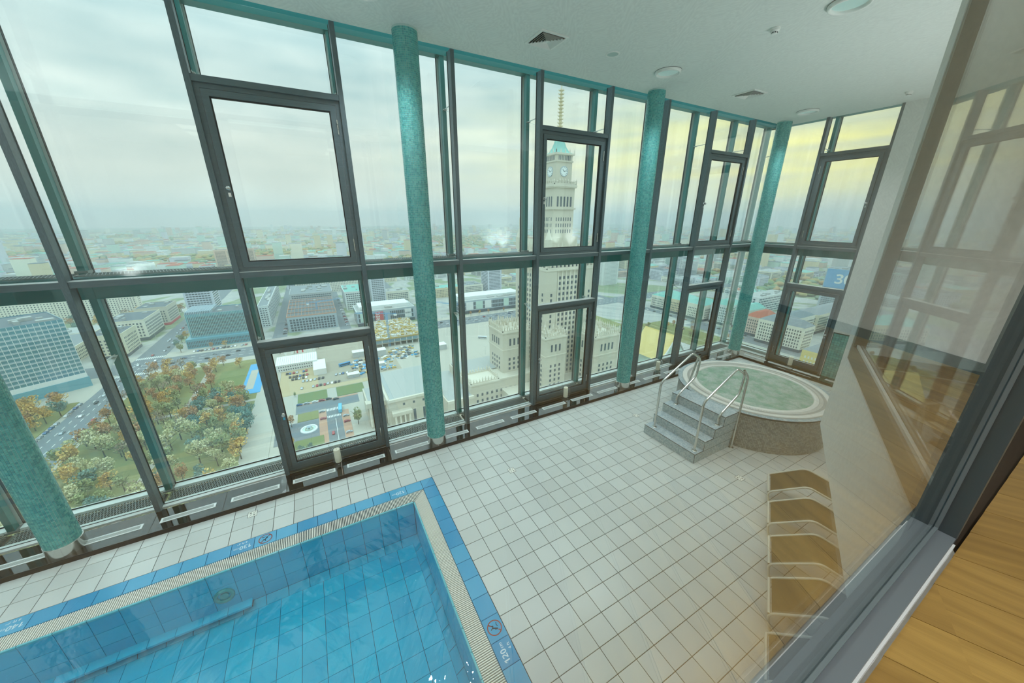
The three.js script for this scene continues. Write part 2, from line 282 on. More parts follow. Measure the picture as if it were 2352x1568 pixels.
// ---------- mosaic columns ----------
{
  const RAD = 0.163, s = 0.0243, rows = Math.floor((CEIL - 0.23) / s), round = Math.round(2 * Math.PI * RAD / s), y0 = 0.215;
  const spots = [[-4.52, -0.87], [0.367, -0.87], [5.22, -0.87], [10.0, -0.87]];
  const labels = ['teal mosaic column standing at the corner of the pool', 'teal mosaic column between the fountain door and the palace door', 'teal mosaic column just past the palace door', 'teal mosaic column in the glazed corner behind the whirlpool'];
  const tints = ['#57aea8', '#4fa5a2', '#63b7b0', '#489b9b', '#6fc0b8', '#5ab3b1'].map((c) => new THREE.Color(c)), tileMat = phy('#ffffff', 0.22), tileMats = tints.map((c) => phy(c, 0.22));
  const a = s / 2 - 0.0011, tg = mb().box(-a, a, -a, a, -0.002, 0.0022, 'bd').geo();
  spots.forEach(([x, z], c) => {
    const o = thing('mosaic_column', labels[c], 'column', [x, 0.068, z], 0, 'mosaic columns along the window wall');
    part(o, 'grout_core', mb().add(new THREE.CylinderGeometry(RAD, RAD, CEIL - 0.068 - 0.14, 64, 1, true).translate(0, 0.14 + (CEIL - 0.208) / 2, 0)), M.mosaicGrout);
    part(o, 'steel_collar', lathe([[RAD + 0.012, 0], [RAD + 0.012, 0.142], [RAD + 0.008, 0.146], [RAD, 0.146]], 64), M.steel, 'brushed steel foot collar');
    const r = rng(40 + c), all = [];
    for (let j = 0; j < rows; j++) for (let i = 0; i < round; i++) {
      const t = (i + 0.5) / round * 2 * Math.PI, y = 0.15 + (j + 0.5) * s, px = Math.sin(t) * RAD, pz = Math.cos(t) * RAD;
      const facing = Math.sin(t) * (camera.position.x - x) + Math.cos(t) * (camera.position.z - z);
      const v = camera.position.clone().sub(V3(x + px, y + 0.068, z + pz));
      if (c === 0 && y > 4.2) continue;
      const area = facing > 0 && inView(x + px, y + 0.068, z + pz) ? (Math.sin(t) * v.x + Math.cos(t) * v.z) / v.length() ** 3 : 0;
      all.push({ m: new THREE.Matrix4().makeRotationY(t).setPosition(px, y, pz), k: Math.floor(r() * 6), area });
    }
    let rest = all;
    if (c === 0) { all.sort((p, q) => q.area - p.area); all.slice(0, 300).forEach((p) => { const t = part(o, 'tile', tg, tileMats[p.k]); t.applyMatrix4(p.m); }); rest = all.slice(300); }
    instanced(o, 'mosaic', tg, tileMat, rest.map((p) => p.m), 'stuff', rest.map((p) => tints[p.k]));
  });
}

// ---------- ceiling fittings ----------
{
  const ring = lathe([[0.165, 0.0], [0.17, -0.03], [0.18, -0.045], [0.197, -0.045], [0.207, -0.03], [0.21, 0.0]], 48), groove = lathe([[0.2105, -0.004], [0.2125, -0.006], [0.2125, -0.001]], 48), disc = new THREE.CylinderGeometry(0.168, 0.168, 0.004, 40);
  const spots = [[-0.25, -0.16, 'round recessed ceiling lamp above the far pool edge'], [4.70, 2.27, 'round recessed ceiling lamp above the lounger side of the deck'], [4.6, -0.12, 'round recessed ceiling lamp beside the square air diffuser'], [9.4, -0.12, 'round recessed ceiling lamp above the glazed corner'],
    [-5.1, -0.16], [-5.1, 2.27], [-0.25, 2.27], [9.4, 2.9], [-8.3, -0.16], [-8.3, 2.27]];
  for (const [x, z, label] of spots) {
    const o = thing('ceiling_lamp', label || 'round recessed ceiling lamp over the pool water', 'lamp', [x, CEIL, z], 0, 'recessed ceiling lamps');
    part(o, 'lamp_ring', ring, M.white); part(o, 'shadow_gap', groove, M.gasket); part(o, 'lamp_disc', disc.clone().translate(0, -0.012, 0), M.lampGlass, 'frosted pale green glass');
    const l = new THREE.SpotLight('#f2f9ff', LAMP, 0, 60 * R, 0.5, 2); l.position.set(0, -0.05, 0); l.target.position.set(0, -3, 0); l.shadow.radius = 7; l.castShadow = true; l.name = 'lamp_light'; o.add(l, l.target);
  }
  const s = thing('ceiling_spot', 'small round ceiling speaker between lamp and diffuser', 'speaker', [3.3, CEIL, -0.08]);
  part(s, 'rim', lathe([[0.08, -0.004], [0.085, -0.012], [0.1, -0.012], [0.105, 0]], 40), M.white); part(s, 'grille', new THREE.CylinderGeometry(0.081, 0.081, 0.003, 32).translate(0, -0.005, 0), std('#b9cbc4', 0.6));
  const vents = [[2.17, -0.19, 'square white air diffuser with nested vanes near the window wall'], [7.0, -0.11, 'square white air diffuser with nested vanes above the whirlpool end']];
  for (const [x, z, label] of vents) {
    const o = thing('air_diffuser', label, 'vent', [x, CEIL, z], 0, 'ceiling air diffusers'), fr = (a, t, y0, y1, m = mb()) => m.box(-a, a, y0, y1, a - t, a).box(-a, a, y0, y1, -a, -a + t).box(-a, -a + t, y0, y1, -a + t, a - t).box(a - t, a, y0, y1, -a + t, a - t);
    part(o, 'frame', fr(0.225, 0.035, -0.014, 0), M.white); part(o, 'throat', mb().box(-0.2, 0.2, -0.0008, 0, -0.2, 0.2), M.slot);
    for (let i = 0; i < 5; i++) { const a = 0.178 - i * 0.033, g = mb(), b = a - 0.02; for (let q = 0; q < 4; q++) g.add(mb().quad([-a, -0.03, a], [a, -0.03, a], [b, -0.004, b], [-b, -0.004, b]).quad([a, -0.03, a], [-a, -0.03, a], [-b, -0.0055, b - 0.002], [b, -0.0055, b - 0.002]).geo(), at(0, 0, 0, q * Math.PI / 2)); part(o, 'vane', g, M.white); }
    part(o, 'centre_plate', mb().box(-0.02, 0.02, -0.028, -0.02, -0.02, 0.02), M.white);
  }
  for (const [x, z, label] of [[4.6, 1.53, 'smoke detector on the ceiling next to the lounger side lamp'], [9.57, 1.5, 'smoke detector on the ceiling in front of the end wall']]) {
    const o = thing('smoke_detector', label, 'detector', [x, CEIL, z]);
    part(o, 'base', lathe([[0.055, 0], [0.06, -0.012], [0.058, -0.02], [0, -0.02]], 32), M.white); part(o, 'head', lathe([[0.05, -0.022], [0.052, -0.035], [0.034, -0.045], [0.034, -0.06], [0.028, -0.068], [0, -0.068]], 32), M.white);
    for (let i = 0; i < 8; i++) part(o, 'slit', mb().box(-0.008, 0.008, -0.058, -0.047, 0.0335, 0.036), M.slot).rotation.y = i * Math.PI / 4;
  }
}

// ---------- swimming pool ----------
const font = await new FontLoader().loadAsync('fonts/droid/droid_sans_bold.typeface.json');
const textGeo = (s, size) => { const g = new THREE.ShapeGeometry(font.generateShapes(s, size), 5); g.computeBoundingBox(); const b = g.boundingBox; return g.translate(-(b.min.x + b.max.x) / 2, -(b.min.y + b.max.y) / 2, 0); };
{
  const pool = thing('swimming_pool', 'blue tiled swimming pool with a white overflow grating', 'pool');
  const X0 = HX0 + 0.1, D = 0.70, IN = 0.405, Z1 = 4.0, r = rng(21), T = 0.25, j = 0.0025;
  // shell behind the tiles
  part(pool, 'shell', mb().box(X0, 0, -D - 0.25, -D - 0.012, 0, Z1).box(X0, 0, -D, -0.02, 0.0, IN - 0.012).box(-IN + 0.012, 0, -D, -0.02, IN, Z1).box(X0, 0, -D, -0.02, Z1 - 0.1, Z1).box(X0, X0 + 0.05, -D, -0.02, 0, Z1), M.poolGrout);
  // border tiles
  const far = mb().cham(-T / 2 + j, T / 2 - j, -0.02, 0.001, 0.004, 0.2, 0.002).geo(), side = mb().cham(-0.2, -0.004, -0.02, 0.001, -T / 2 + j, T / 2 - j, 0.002).geo();
  const border = [];
  for (let k = 0; k < 40; k++) { const x = -0.2 - T / 2 - k * T; if (x < X0) break; const t = part(pool, 'border_tile', far, M.poolBlue[Math.floor(r() * 3)]); t.position.x = x; border.push(['far', x, t]); }
  for (let k = 0; k < 16; k++) { const z = 0.2 + T / 2 + k * T; if (z > Z1) break; const t = part(pool, 'border_tile', side, M.poolBlue[Math.floor(r() * 3)]); t.position.z = z; border.push(['side', z, t]); }
  part(pool, 'border_tile', mb().quad([-0.2 + j, 0.001, 0.198], [-0.007, 0.001, 0.004], [-0.2 + j, 0.001, 0.004], [-0.2 + j, 0.001, 0.004]), M.poolBlue[0]);
  part(pool, 'border_tile', mb().quad([-0.198, 0.001, 0.2 - j], [-0.004, 0.001, 0.2 - j], [-0.004, 0.001, 0.007], [-0.004, 0.001, 0.007]), M.poolBlue[2]);
  // overflow grating
  const bars = mb(), pit = 0.0205, w = 0.0105;
  for (let x = -0.204; x > X0; x -= pit) bars.cham(x - w, x, -0.02, 0.0, 0.206, x > -0.394 ? 0.206 + (-0.204 - x) : 0.39, 0.002);
  for (let z = 0.21; z < Z1; z += pit) bars.cham(z < 0.394 ? -0.206 - (z - 0.206) : -0.39, -0.206, -0.02, 0.0, z, z + w, 0.002);
  part(pool, 'overflow_grating', bars, M.gratingWhite, 'white plastic overflow grating', 'stuff');
  part(pool, 'overflow_channel', mb().box(X0, -0.2, -0.06, -0.045, 0.2, 0.392).box(-0.392, -0.2, -0.06, -0.045, 0.392, Z1), M.slot);
  // handhold edge tiles
  const lipF = mb().cham(-T / 2 + j, T / 2 - j, -0.03, 0.002, 0.391, 0.412, 0.006).geo(), lipS = mb().cham(-0.412, -0.391, -0.03, 0.002, -T / 2 + j, T / 2 - j, 0.006).geo();
  const lipM = phy('#6cc3d0', 0.2);
  for (let x = -0.412 - T / 2; x > X0; x -= T) part(pool, 'edge_tile', lipF, lipM).position.x = x;
  for (let z = 0.412 + T / 2; z < Z1; z += T) part(pool, 'edge_tile', lipS, lipM).position.z = z;
  // wall and floor tiles under water
  const tw = [], RH = 0.2;
  for (let x = -0.412 - T / 2; x > X0; x -= T) for (let k = 0; k < 3; k++) tw.push(['f', x, -0.03 - RH / 2 - k * RH]);
  for (let z = 0.412 + T / 2; z < Z1; z += T) for (let k = 0; k < 3; k++) tw.push(['s', z, -0.03 - RH / 2 - k * RH]);
  for (let x = -0.5 - T / 2; x > X0; x -= T) for (let z = 0.5 + T / 2; z < Z1; z += T) tw.push(['b', x, z]);
  const gf = mb().box(-T / 2 + j, T / 2 - j, -RH / 2 + j, RH / 2 - j, IN - 0.01, IN + 0.003).geo(), gs = mb().box(-IN - 0.003, -IN + 0.01, -RH / 2 + j, RH / 2 - j, -T / 2 + j, T / 2 - j).geo(), gb = mb().box(-T / 2 + j, T / 2 - j, -0.012, 0, -T / 2 + j, T / 2 - j).geo();
  const sized = tw.map((t) => ({ t, s: t[0] === 'f' ? bigness(t[1], t[2], IN) * 0.6 : t[0] === 's' ? bigness(-IN, t[2], t[1]) * 0.5 : bigness(t[1], -D, t[2]), m: M.poolTile[Math.floor(r() * 4)] })).sort((a, b) => b.s - a.s);
  const rest = new Map();
  sized.forEach(({ t, m }, n) => {
    const g = t[0] === 'f' ? gf : t[0] === 's' ? gs : gb, pos = t[0] === 'f' ? [t[1], t[2], 0] : t[0] === 's' ? [0, t[2], t[1]] : [t[1], -D, t[2]];
    if (n < 300) part(pool, t[0] === 'b' ? 'floor_tile' : 'wall_tile', g, m).position.set(...pos);
    else { if (!rest.has(m)) rest.set(m, mb()); rest.get(m).add(g, at(...pos)); }
  });
  part(pool, 'far_tiles', mergeGeometries([...rest.values()].map((b) => b.geo()), true), [...rest.keys()], null, 'stuff');
  // sloped cove tiles
  const cove = mb().quad([-T / 2 + j, -D, 0.5], [T / 2 - j, -D, 0.5], [T / 2 - j, -D + 0.068, IN + 0.004], [-T / 2 + j, -D + 0.068, IN + 0.004]).geo(), coveS = mb().quad([-IN - 0.004, -D + 0.068, T / 2 - j], [-IN - 0.004, -D + 0.068, -T / 2 + j], [-0.5, -D, -T / 2 + j], [-0.5, -D, T / 2 - j]).geo();
  for (let x = -0.412 - T / 2; x > X0; x -= T) part(pool, 'cove_tile', cove, M.poolTile[3]).position.x = x;
  for (let z = 0.412 + T / 2; z < Z1; z += T) part(pool, 'cove_tile', coveS, M.poolTile[3]).position.z = z;
  // resting ledge and its shadow slot
  for (let x = -2.55 - T / 2; x > X0; x -= T) part(pool, 'rest_ledge_tile', mb().box(-T / 2 + j, T / 2 - j, -D + 0.09, -D + 0.12, IN, IN + 0.11), M.poolTile[2]).position.x = x;
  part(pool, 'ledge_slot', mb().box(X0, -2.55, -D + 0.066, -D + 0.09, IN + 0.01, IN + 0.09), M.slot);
  const f = part(pool, 'inlet', mb().add(new THREE.TorusGeometry(0.085, 0.022, 12, 40), at(-2.8, -0.37, IN + 0.012)).add(new THREE.CylinderGeometry(0.045, 0.045, 0.02, 32).rotateX(Math.PI / 2), at(-2.8, -0.37, IN + 0.01)), std('#4fa8a6', 0.4), 'round water inlet');
  // depth marks and pictograms
  const mark = (name, g, m, px, pz, ry, parent) => { const o = part(parent, name, g, m); o.rotation.set(-Math.PI / 2, 0, ry); o.position.set(px, 0.0022, pz); return o; };
  const nearest = (k, v) => border.filter((b) => b[0] === k).reduce((a, b) => (Math.abs(b[1] - v) < Math.abs(a[1] - v) ? b : a));
  const write = (k, v, lines) => { const [, c, t] = nearest(k, v); lines.forEach(([s, size, a, b]) => k === 'far' ? mark('lettering', textGeo(s, size), M.print, -a, 0.1 + b, Math.PI, t) : mark('lettering', textGeo(s, size), M.print, -0.1 - b, -a, Math.PI / 2, t)); };
  write('side', 2.80, [['120', 0.058, -0.03, 0.02], ['cm', 0.03, 0.07, 0.012], ['4 ft', 0.028, 0.035, -0.055]]);
  write('far', -0.6, [['120', 0.058, -0.03, 0.02], ['cm', 0.03, 0.07, 0.012]]);
  write('far', -2.56, [['130', 0.058, -0.03, 0.02], ['cm', 0.03, 0.07, 0.012], ['4 ft 3"', 0.028, 0.01, -0.055]]);
  write('far', -4.58, [['140', 0.058, -0.03, 0.02], ['cm', 0.03, 0.07, 0.012], ['4 ft 7"', 0.028, 0.01, -0.055]]);
  const bar = (x0, y0, x1, y1, t) => { const l = Math.hypot(x1 - x0, y1 - y0), nx = -(y1 - y0) / l * t, ny = (x1 - x0) / l * t; const s = new THREE.Shape([[x0 - nx, y0 - ny], [x1 - nx, y1 - ny], [x1 + nx, y1 + ny], [x0 + nx, y0 + ny]].map((q) => new THREE.Vector2(...q))); return new THREE.ShapeGeometry(s); };
  const diver = () => mergeGeometries([new THREE.CircleGeometry(0.009, 16).translate(-0.018, -0.02, 0), bar(-0.012, -0.012, 0.004, 0.022, 0.006), bar(-0.026, -0.004, -0.008, -0.006, 0.004), bar(0.004, 0.022, 0.022, 0.008, 0.0045), bar(0.022, 0.008, 0.026, 0.03, 0.004), bar(0.004, 0.02, -0.008, 0.044, 0.004), bar(0.0, -0.036, 0.02, -0.028, 0.0035), bar(0.02, -0.028, 0.042, -0.036, 0.0035)]);
  for (const [k, v] of [['side', 2.53], ['far', -2.3]]) {
    const t = nearest(k, v)[2], a = k === 'far' ? [0, 0.1, Math.PI] : [-0.1, 0, Math.PI / 2];
    const ringO = mark('no_diving_sign', mergeGeometries([new THREE.RingGeometry(0.068, 0.079, 48), bar(-0.052, -0.052, -0.03, -0.03, 0.006), bar(0.03, 0.03, 0.052, 0.052, 0.006)]), M.red, a[0], a[1], a[2], t);
    part(ringO, 'diver', diver(), M.ink).position.z = 0.0006;
  }
  // water
  const rip = texture(256, 256, (u, v) => { const n = 0.5 + 0.35 * per(fbm, u, v, 1.6) + 0.15 * per(noiseB, u, v, 0.7); return [n, n, n]; }, [0.35, 0.35], false);
  const wm = phy('#cdf3f8', 0.0, { transmission: 1, thickness: 0, ior: 1.33, bumpMap: rip, bumpScale: 0.012 });
  solid('pool_water', 'calm clear turquoise water filling the swimming pool', 'water', mb().quad([X0, -0.012, Z1 - 0.1], [-0.408, -0.012, Z1 - 0.1], [-0.408, -0.012, 0.408], [X0, -0.012, 0.408]), wm);
}

// ---------- floor drains ----------
{
  const spots = [[1.25, 0.5, 'square white floor drain in the open deck beyond the pool corner'], [-2.53, -0.49, 'square white floor drain between the pool and the black ledge'], [4.5, 0.25, 'square white floor drain by the window side of the whirlpool steps'], [4.5, 2.5, 'square white floor drain in front of the loungers']];
  for (const [x, z, label] of spots) {
    const o = thing('floor_drain', label, 'drain', [x, 0, z], 0, 'square floor drains');
    part(o, 'plate', mb().cham(-0.055, 0.055, -0.005, 0.002, -0.055, 0.055, 0.002), M.gratingWhite); part(o, 'joint', mb().box(-0.059, 0.059, -0.005, 0.0006, -0.059, 0.059), M.slot);
    for (const [qx, qz, a] of [[1, 1, 1], [-1, -1, 1], [1, -1, -1], [-1, 1, -1]]) for (let i = -1; i <= 1; i++) { const s = part(o, 'slit', mb().box(-0.014 + Math.abs(i) * 0.004, 0.014 - Math.abs(i) * 0.004, 0, 0.0026, -0.0028, 0.0028), M.slot); s.rotation.y = a * Math.PI / 4 + (a < 0 ? Math.PI / 2 : 0); s.position.set(qx * 0.023 + i * 0.0062, 0, qz * 0.023 - i * 0.0062 * (a > 0 ? -1 : 1)); }
  }
}

// ---------- hurricane candles ----------
{
  const proto = thing('hurricane_candle', '', 'candle', [-1.33, 0.068, -0.98], 0, 'glass candle holders on the ledge');
  part(proto, 'glass_holder', lathe([[0, 0.006], [0.055, 0.004], [0.058, 0.012], [0.03, 0.03], [0.034, 0.045], [0.058, 0.07], [0.068, 0.12], [0.068, 0.22], [0.06, 0.26], [0.072, 0.285]], 36), M.clear, 'clear glass vase');
  part(proto, 'candle', lathe([[0, 0.05], [0.033, 0.05], [0.033, 0.2], [0.029, 0.206], [0.012, 0.2], [0, 0.199]], 28), M.wax, 'thick cream pillar candle'); part(proto, 'wick', cyl(0.0015, 0.0012, 0.015, 6).translate(0, 0.198, 0), M.ink);
  [[-1.33, -0.98, 'hurricane glass with cream candle below the fountain door'], [3.5, -0.98, 'hurricane glass with cream candle below the palace door'], [6.68, -1.02, 'hurricane glass with cream candle next to the column past the palace door'], [10.28, 0.56, 'hurricane glass with cream candle below the door behind the whirlpool', ]].forEach(([x, z, label], i) => { const o = i ? copy(proto, [x, 0.068, z], 0) : proto; o.scale.setScalar(1.55); o.userData.label = label; });
}

// ---------- whirlpool ----------
const JX = 6.6, JZ = 1.38, JH = 0.72;
const mosaicSmall = ['#b9c9cc', '#a9bcc2', '#c6d3d4', '#9fb3ba'].map((c) => phy(c, 0.3)), mosaicGrey = ['#9da3a1', '#8f9693', '#a9aeab'].map((c) => phy(c, 0.35)), bedM = std('#5c6467', 0.9);
function mosaicPatch(parent, mats, mat, s, t = 0.003) { const g = mb().box(-s / 2 + 0.0014, s / 2 - 0.0014, -s / 2 + 0.0014, s / 2 - 0.0014, 0, t, 'b').geo(), r = rng(mats.length), by = mat.map(() => []); mats.forEach((m) => by[Math.floor(r() * mat.length)].push(m)); by.forEach((l, i) => l.length && instanced(parent, 'mosaic', g, mat[i], l)); }
const faceM = (o, ux, n) => { const z = n.clone().normalize(), x = ux.clone().normalize(), y = z.clone().cross(x); return new THREE.Matrix4().makeBasis(x, y, z).setPosition(o); };
{
  const o = thing('whirlpool', 'round raised whirlpool tub clad in fine grey mosaic', 'hot tub', [JX, 0, JZ]);
  const RB = 1.395;
  part(o, 'plinth', lathe([[RB, 0], [RB, JH - 0.03], [RB + 0.02, JH - 0.025], [RB + 0.02, JH], [1.3, JH]], 96), bedM);
  const wall = [], s = 0.026;
  const n = Math.round(2 * Math.PI * RB / s);
  for (let i = 0; i < n; i++) { const a = i / n * 2 * Math.PI, nx = Math.sin(a), nz = Math.cos(a); if (nx > 0.55 && nz < 0.2) continue; for (let y = s / 2; y < JH - 0.04; y += s) wall.push(faceM(V3(nx * RB, y, nz * RB), V3(nz, 0, -nx), V3(nx, 0, nz))); }
  mosaicPatch(o, wall, mosaicGrey, s);
  const top = []; for (let k = 0; k < 4; k++) { const rr = 1.33 + k * s, m = Math.round(2 * Math.PI * rr / s); for (let i = 0; i < m; i++) { const a = i / m * 2 * Math.PI; top.push(faceM(V3(Math.sin(a) * rr, JH, Math.cos(a) * rr), V3(Math.cos(a), 0, -Math.sin(a)), V3(0, 1, 0))); } }
  mosaicPatch(o, top, mosaicSmall, s);
  part(o, 'tub_shell', lathe([[1.335, JH], [1.335, JH + 0.02], [1.325, JH + 0.03], [1.285, JH + 0.032], [1.255, JH + 0.022], [1.115, JH + 0.012], [1.095, JH + 0.022], [1.06, JH + 0.022], [1.045, JH + 0.01], [1.03, JH - 0.04], [0.98, 0.45], [0.6, 0.3], [0, 0.3]], 96), phy('#e6e4dc', 0.25));
  const slots = mb(); for (let i = 0; i < 300; i++) { const a = i / 300 * 2 * Math.PI; slots.add(mb().box(-0.0065, 0.0065, 0, 0.0035, 1.13, 1.235).geo(), new THREE.Matrix4().makeRotationY(a).setPosition(0, JH + 0.0155, 0)); }
  part(o, 'overflow_grille', slots, std('#dedcd3', 0.5), 'ring of radial overflow ribs', 'stuff'); part(o, 'grille_channel', lathe([[1.125, JH + 0.0145], [1.24, JH + 0.0225]], 96), std('#a9aaa4', 0.7));
  part(o, 'access_panel', mb().add(new THREE.CylinderGeometry(RB + 0.0045, RB + 0.0045, 0.004, 12, 1, true, 0.02, 0.34).translate(0, 0.13, 0)).add(new THREE.CylinderGeometry(RB + 0.0045, RB + 0.0045, 0.004, 12, 1, true, 0.02, 0.34).translate(0, 0.55, 0)).add(mb().box(-0.002, 0.002, 0.13, 0.55, RB, RB + 0.005).geo(), at(0, 0, 0, 0.02)), M.slot);
  // bubbling water
  const g = new THREE.CircleGeometry(1.047, 8), seg = mb(), Rr = 70, A = 200, pos = [], idx = [], col = [], h = (x, z) => 0.014 * fbm(x * 2.6, z * 2.6, 4) + 0.022 * (0.5 - Math.abs(fbm(x * 6 + 4, z * 6, 3))) + 0.008 * noise2(x * 15, z * 15);
  for (let i = 0; i <= Rr; i++) for (let k = 0; k < A; k++) { const rr = 1.047 * i / Rr, a = k / A * 2 * Math.PI, x = Math.sin(a) * rr, z = Math.cos(a) * rr, hh = h(x, z), foam = sat(0.5 + 1.1 * fbm(x * 2.7 + 9, z * 2.7, 4) + 18 * (hh - 0.006)); pos.push(x, hh, z); col.push(mix(0.40, 0.70, foam), mix(0.66, 0.83, foam), mix(0.50, 0.74, foam)); if (i && true) { const p = (i - 1) * A + k, q = (i - 1) * A + (k + 1) % A, s2 = i * A + k, t = i * A + (k + 1) % A; idx.push(p, s2, t, p, t, q); } }
  const wg = new THREE.BufferGeometry(); wg.setAttribute('position', new THREE.Float32BufferAttribute(pos, 3)); wg.setAttribute('color', new THREE.Float32BufferAttribute(col, 3)); wg.setIndex(idx); wg.computeVertexNormals();
  const foamT = texture(512, 512, (u, v) => { const n = 0.5 + 0.5 * per(fbm, u, v, 5); return [n, n, n]; }, [3, 3], false), uvs = []; for (let i = 0; i < pos.length; i += 3) uvs.push(pos[i], pos[i + 2]); wg.setAttribute('uv', new THREE.Float32BufferAttribute(uvs, 2));
  const w = solid('whirlpool_water', 'bubbling pale green water in the whirlpool', 'water', wg, phy('#ffffff', 0.12, { vertexColors: true, ior: 1.33, bumpMap: foamT, bumpScale: 0.02 })); w.position.set(JX, JH - 0.005, JZ);
}
{ // steps
  const o = thing('whirlpool_steps', 'four mosaic steps leading up to the whirlpool', 'steps', [4.15, 0, 0]), za = 0.78, zb = 1.89, tr = 0.236, rs = 0.18, s = 0.0245, face = [], tread = [];
  for (let k = 0; k < 4; k++) {
    const x0 = k * tr, x1 = k < 3 ? (k + 1) * tr : 1.35, y = rs * (k + 1);
    part(o, 'step', mb().box(x0, 1.35, y - rs, y, za, zb, 'd'), bedM);
    for (let z = za + s / 2; z < zb; z += s) { for (let yy = y - rs + s / 2; yy < y - 0.004; yy += s) face.push(faceM(V3(x0, yy, z), V3(0, 0, 1), V3(-1, 0, 0))); for (let x = x0 + s / 2; x < Math.min(x1, 1.1); x += s) if (Math.hypot(4.15 + x - JX, z - JZ) > 1.41) tread.push(faceM(V3(x, y, z), V3(1, 0, 0), V3(0, 1, 0))); }
    for (const [z, nz] of [[zb, 1], [za, -1]]) for (let x = x0 + s / 2; x < 1.1; x += s) for (let yy = y - rs + s / 2; yy < y; yy += s) face.push(faceM(V3(x, yy, z), V3(nz, 0, 0), V3(0, 0, nz)));
    part(o, 'nosing', mb().box(x0 - 0.004, x0 + 0.006, y - 0.002, y + 0.0035, za, zb), std('#6d7475', 0.5));
  }
  mosaicPatch(o, face, mosaicSmall.slice(0, 3), s); mosaicPatch(o, tread, ['#c3d2d8', '#b5c8d0', '#cfdbdf'].map((c) => phy(c, 0.3)), s);
}
for (const [z, sgn, label] of [[1.8, 1, 'bent stainless handrail on the lounger side of the whirlpool steps'], [0.93, -1, 'bent stainless handrail on the window side of the whirlpool steps']]) {
  const o = thing('handrail', label, 'handrail', [0, 0, z], 0, 'handrails of the whirlpool steps');
  part(o, 'rail', bent([[4.25, 0.18, 0], [4.25, 1.15, 0], [5.07, 1.6, 0], [5.36, 1.42, 0], [5.32, 1.05, 0], [4.81, 0.73, 0], [4.81, 0.54, 0]], 0.09, 0.0205, 14), M.steel);
  part(o, 'support_post', bent([[5.30, 1.52, 0.0], [5.36, 1.40, sgn * 0.06], [5.2, 0.0, sgn * (sgn < 0 ? 0.19 : 0.13)]], 0.05, 0.0205, 14), M.steel);
  for (const [x, y, dz] of [[4.25, 0.18, 0], [4.81, 0.54, 0], [5.2, 0, sgn * (sgn < 0 ? 0.19 : 0.13)]]) part(o, 'floor_flange', lathe([[0, 0.012], [0.03, 0.012], [0.045, 0.006], [0.046, 0], [0, 0]], 24), M.steel).position.set(x, y + 0.003, dz);
}

// ---------- loungers ----------
{
  const proto = thing('sun_lounger', 'pale framed sun lounger with a brown sling standing below the upper room', 'sun lounger', [0, 0, 0], 0, 'row of sun loungers');
  const prof = [[0.05, 0.0], [0.0, 0.2], [0.42, 0.5], [1.02, 0.3], [1.68, 0.74]], W = 0.235;
  for (const s of [-1, 1]) part(proto, 'side_rail', bent(prof.map(([x, y]) => [x, y, s * W]), 0.07, 0.0145, 10), M.alFrame);
  const sl = mb(), line = [[0.03, 0.222], [0.12, 0.286], [0.24, 0.372], [0.36, 0.455], [0.42, 0.478], [0.49, 0.473], [0.62, 0.434], [0.8, 0.374], [0.96, 0.322], [1.02, 0.316], [1.08, 0.338], [1.3, 0.487], [1.67, 0.734]];
  for (let i = 0; i + 1 < line.length; i++) { const [a, b] = line[i], [c, d] = line[i + 1]; sl.quad([a, b, W], [c, d, W], [c, d, -W], [a, b, -W]); sl.quad([a, b - 0.006, -W], [c, d - 0.006, -W], [c, d - 0.006, W], [a, b - 0.006, W]); }
  part(proto, 'sling', sl, M.sling, 'brown woven sling');
  part(proto, 'foot_bar', bent([[0.008, 0.206, -W], [0.008, 0.206, W]], 0.01, 0.0145), M.alFrame); part(proto, 'head_bar', bent([[1.68, 0.738, -W], [1.68, 0.738, W]], 0.01, 0.0145), M.alFrame);
  for (const s of [-1, 1]) { part(proto, 'leg', mb().add(bent([[0.72, 0.4, s * (W - 0.03)], [1.12, 0.0, s * (W - 0.03)]], 0.01, 0.014)), M.alFrame); part(proto, 'leg', mb().add(bent([[1.4, 0.54, s * (W - 0.03)], [0.95, 0.0, s * (W - 0.03)]], 0.01, 0.014)), M.alFrame); }
  part(proto, 'cross_bar', bent([[1.04, 0.09, -W + 0.03], [1.04, 0.09, W - 0.03]], 0.01, 0.012), M.alFrame);
  const words = ['nearest the whirlpool', 'second from the whirlpool', 'third from the whirlpool', 'fourth from the whirlpool', 'fifth from the whirlpool', 'sixth from the whirlpool'];
  [[4.5, 2.885], [3.86, 3.206], [3.23, 3.53], [2.62, 3.835], [1.98, 4.13], [1.36, 4.43]].forEach(([x, z], i) => { const o = i ? copy(proto, [x, 0, z], -63.4 * R) : proto; o.position.set(x, 0, z); o.rotation.y = -63.4 * R; o.userData.label = 'brown sling sun lounger with pale frame, ' + words[i]; });
}

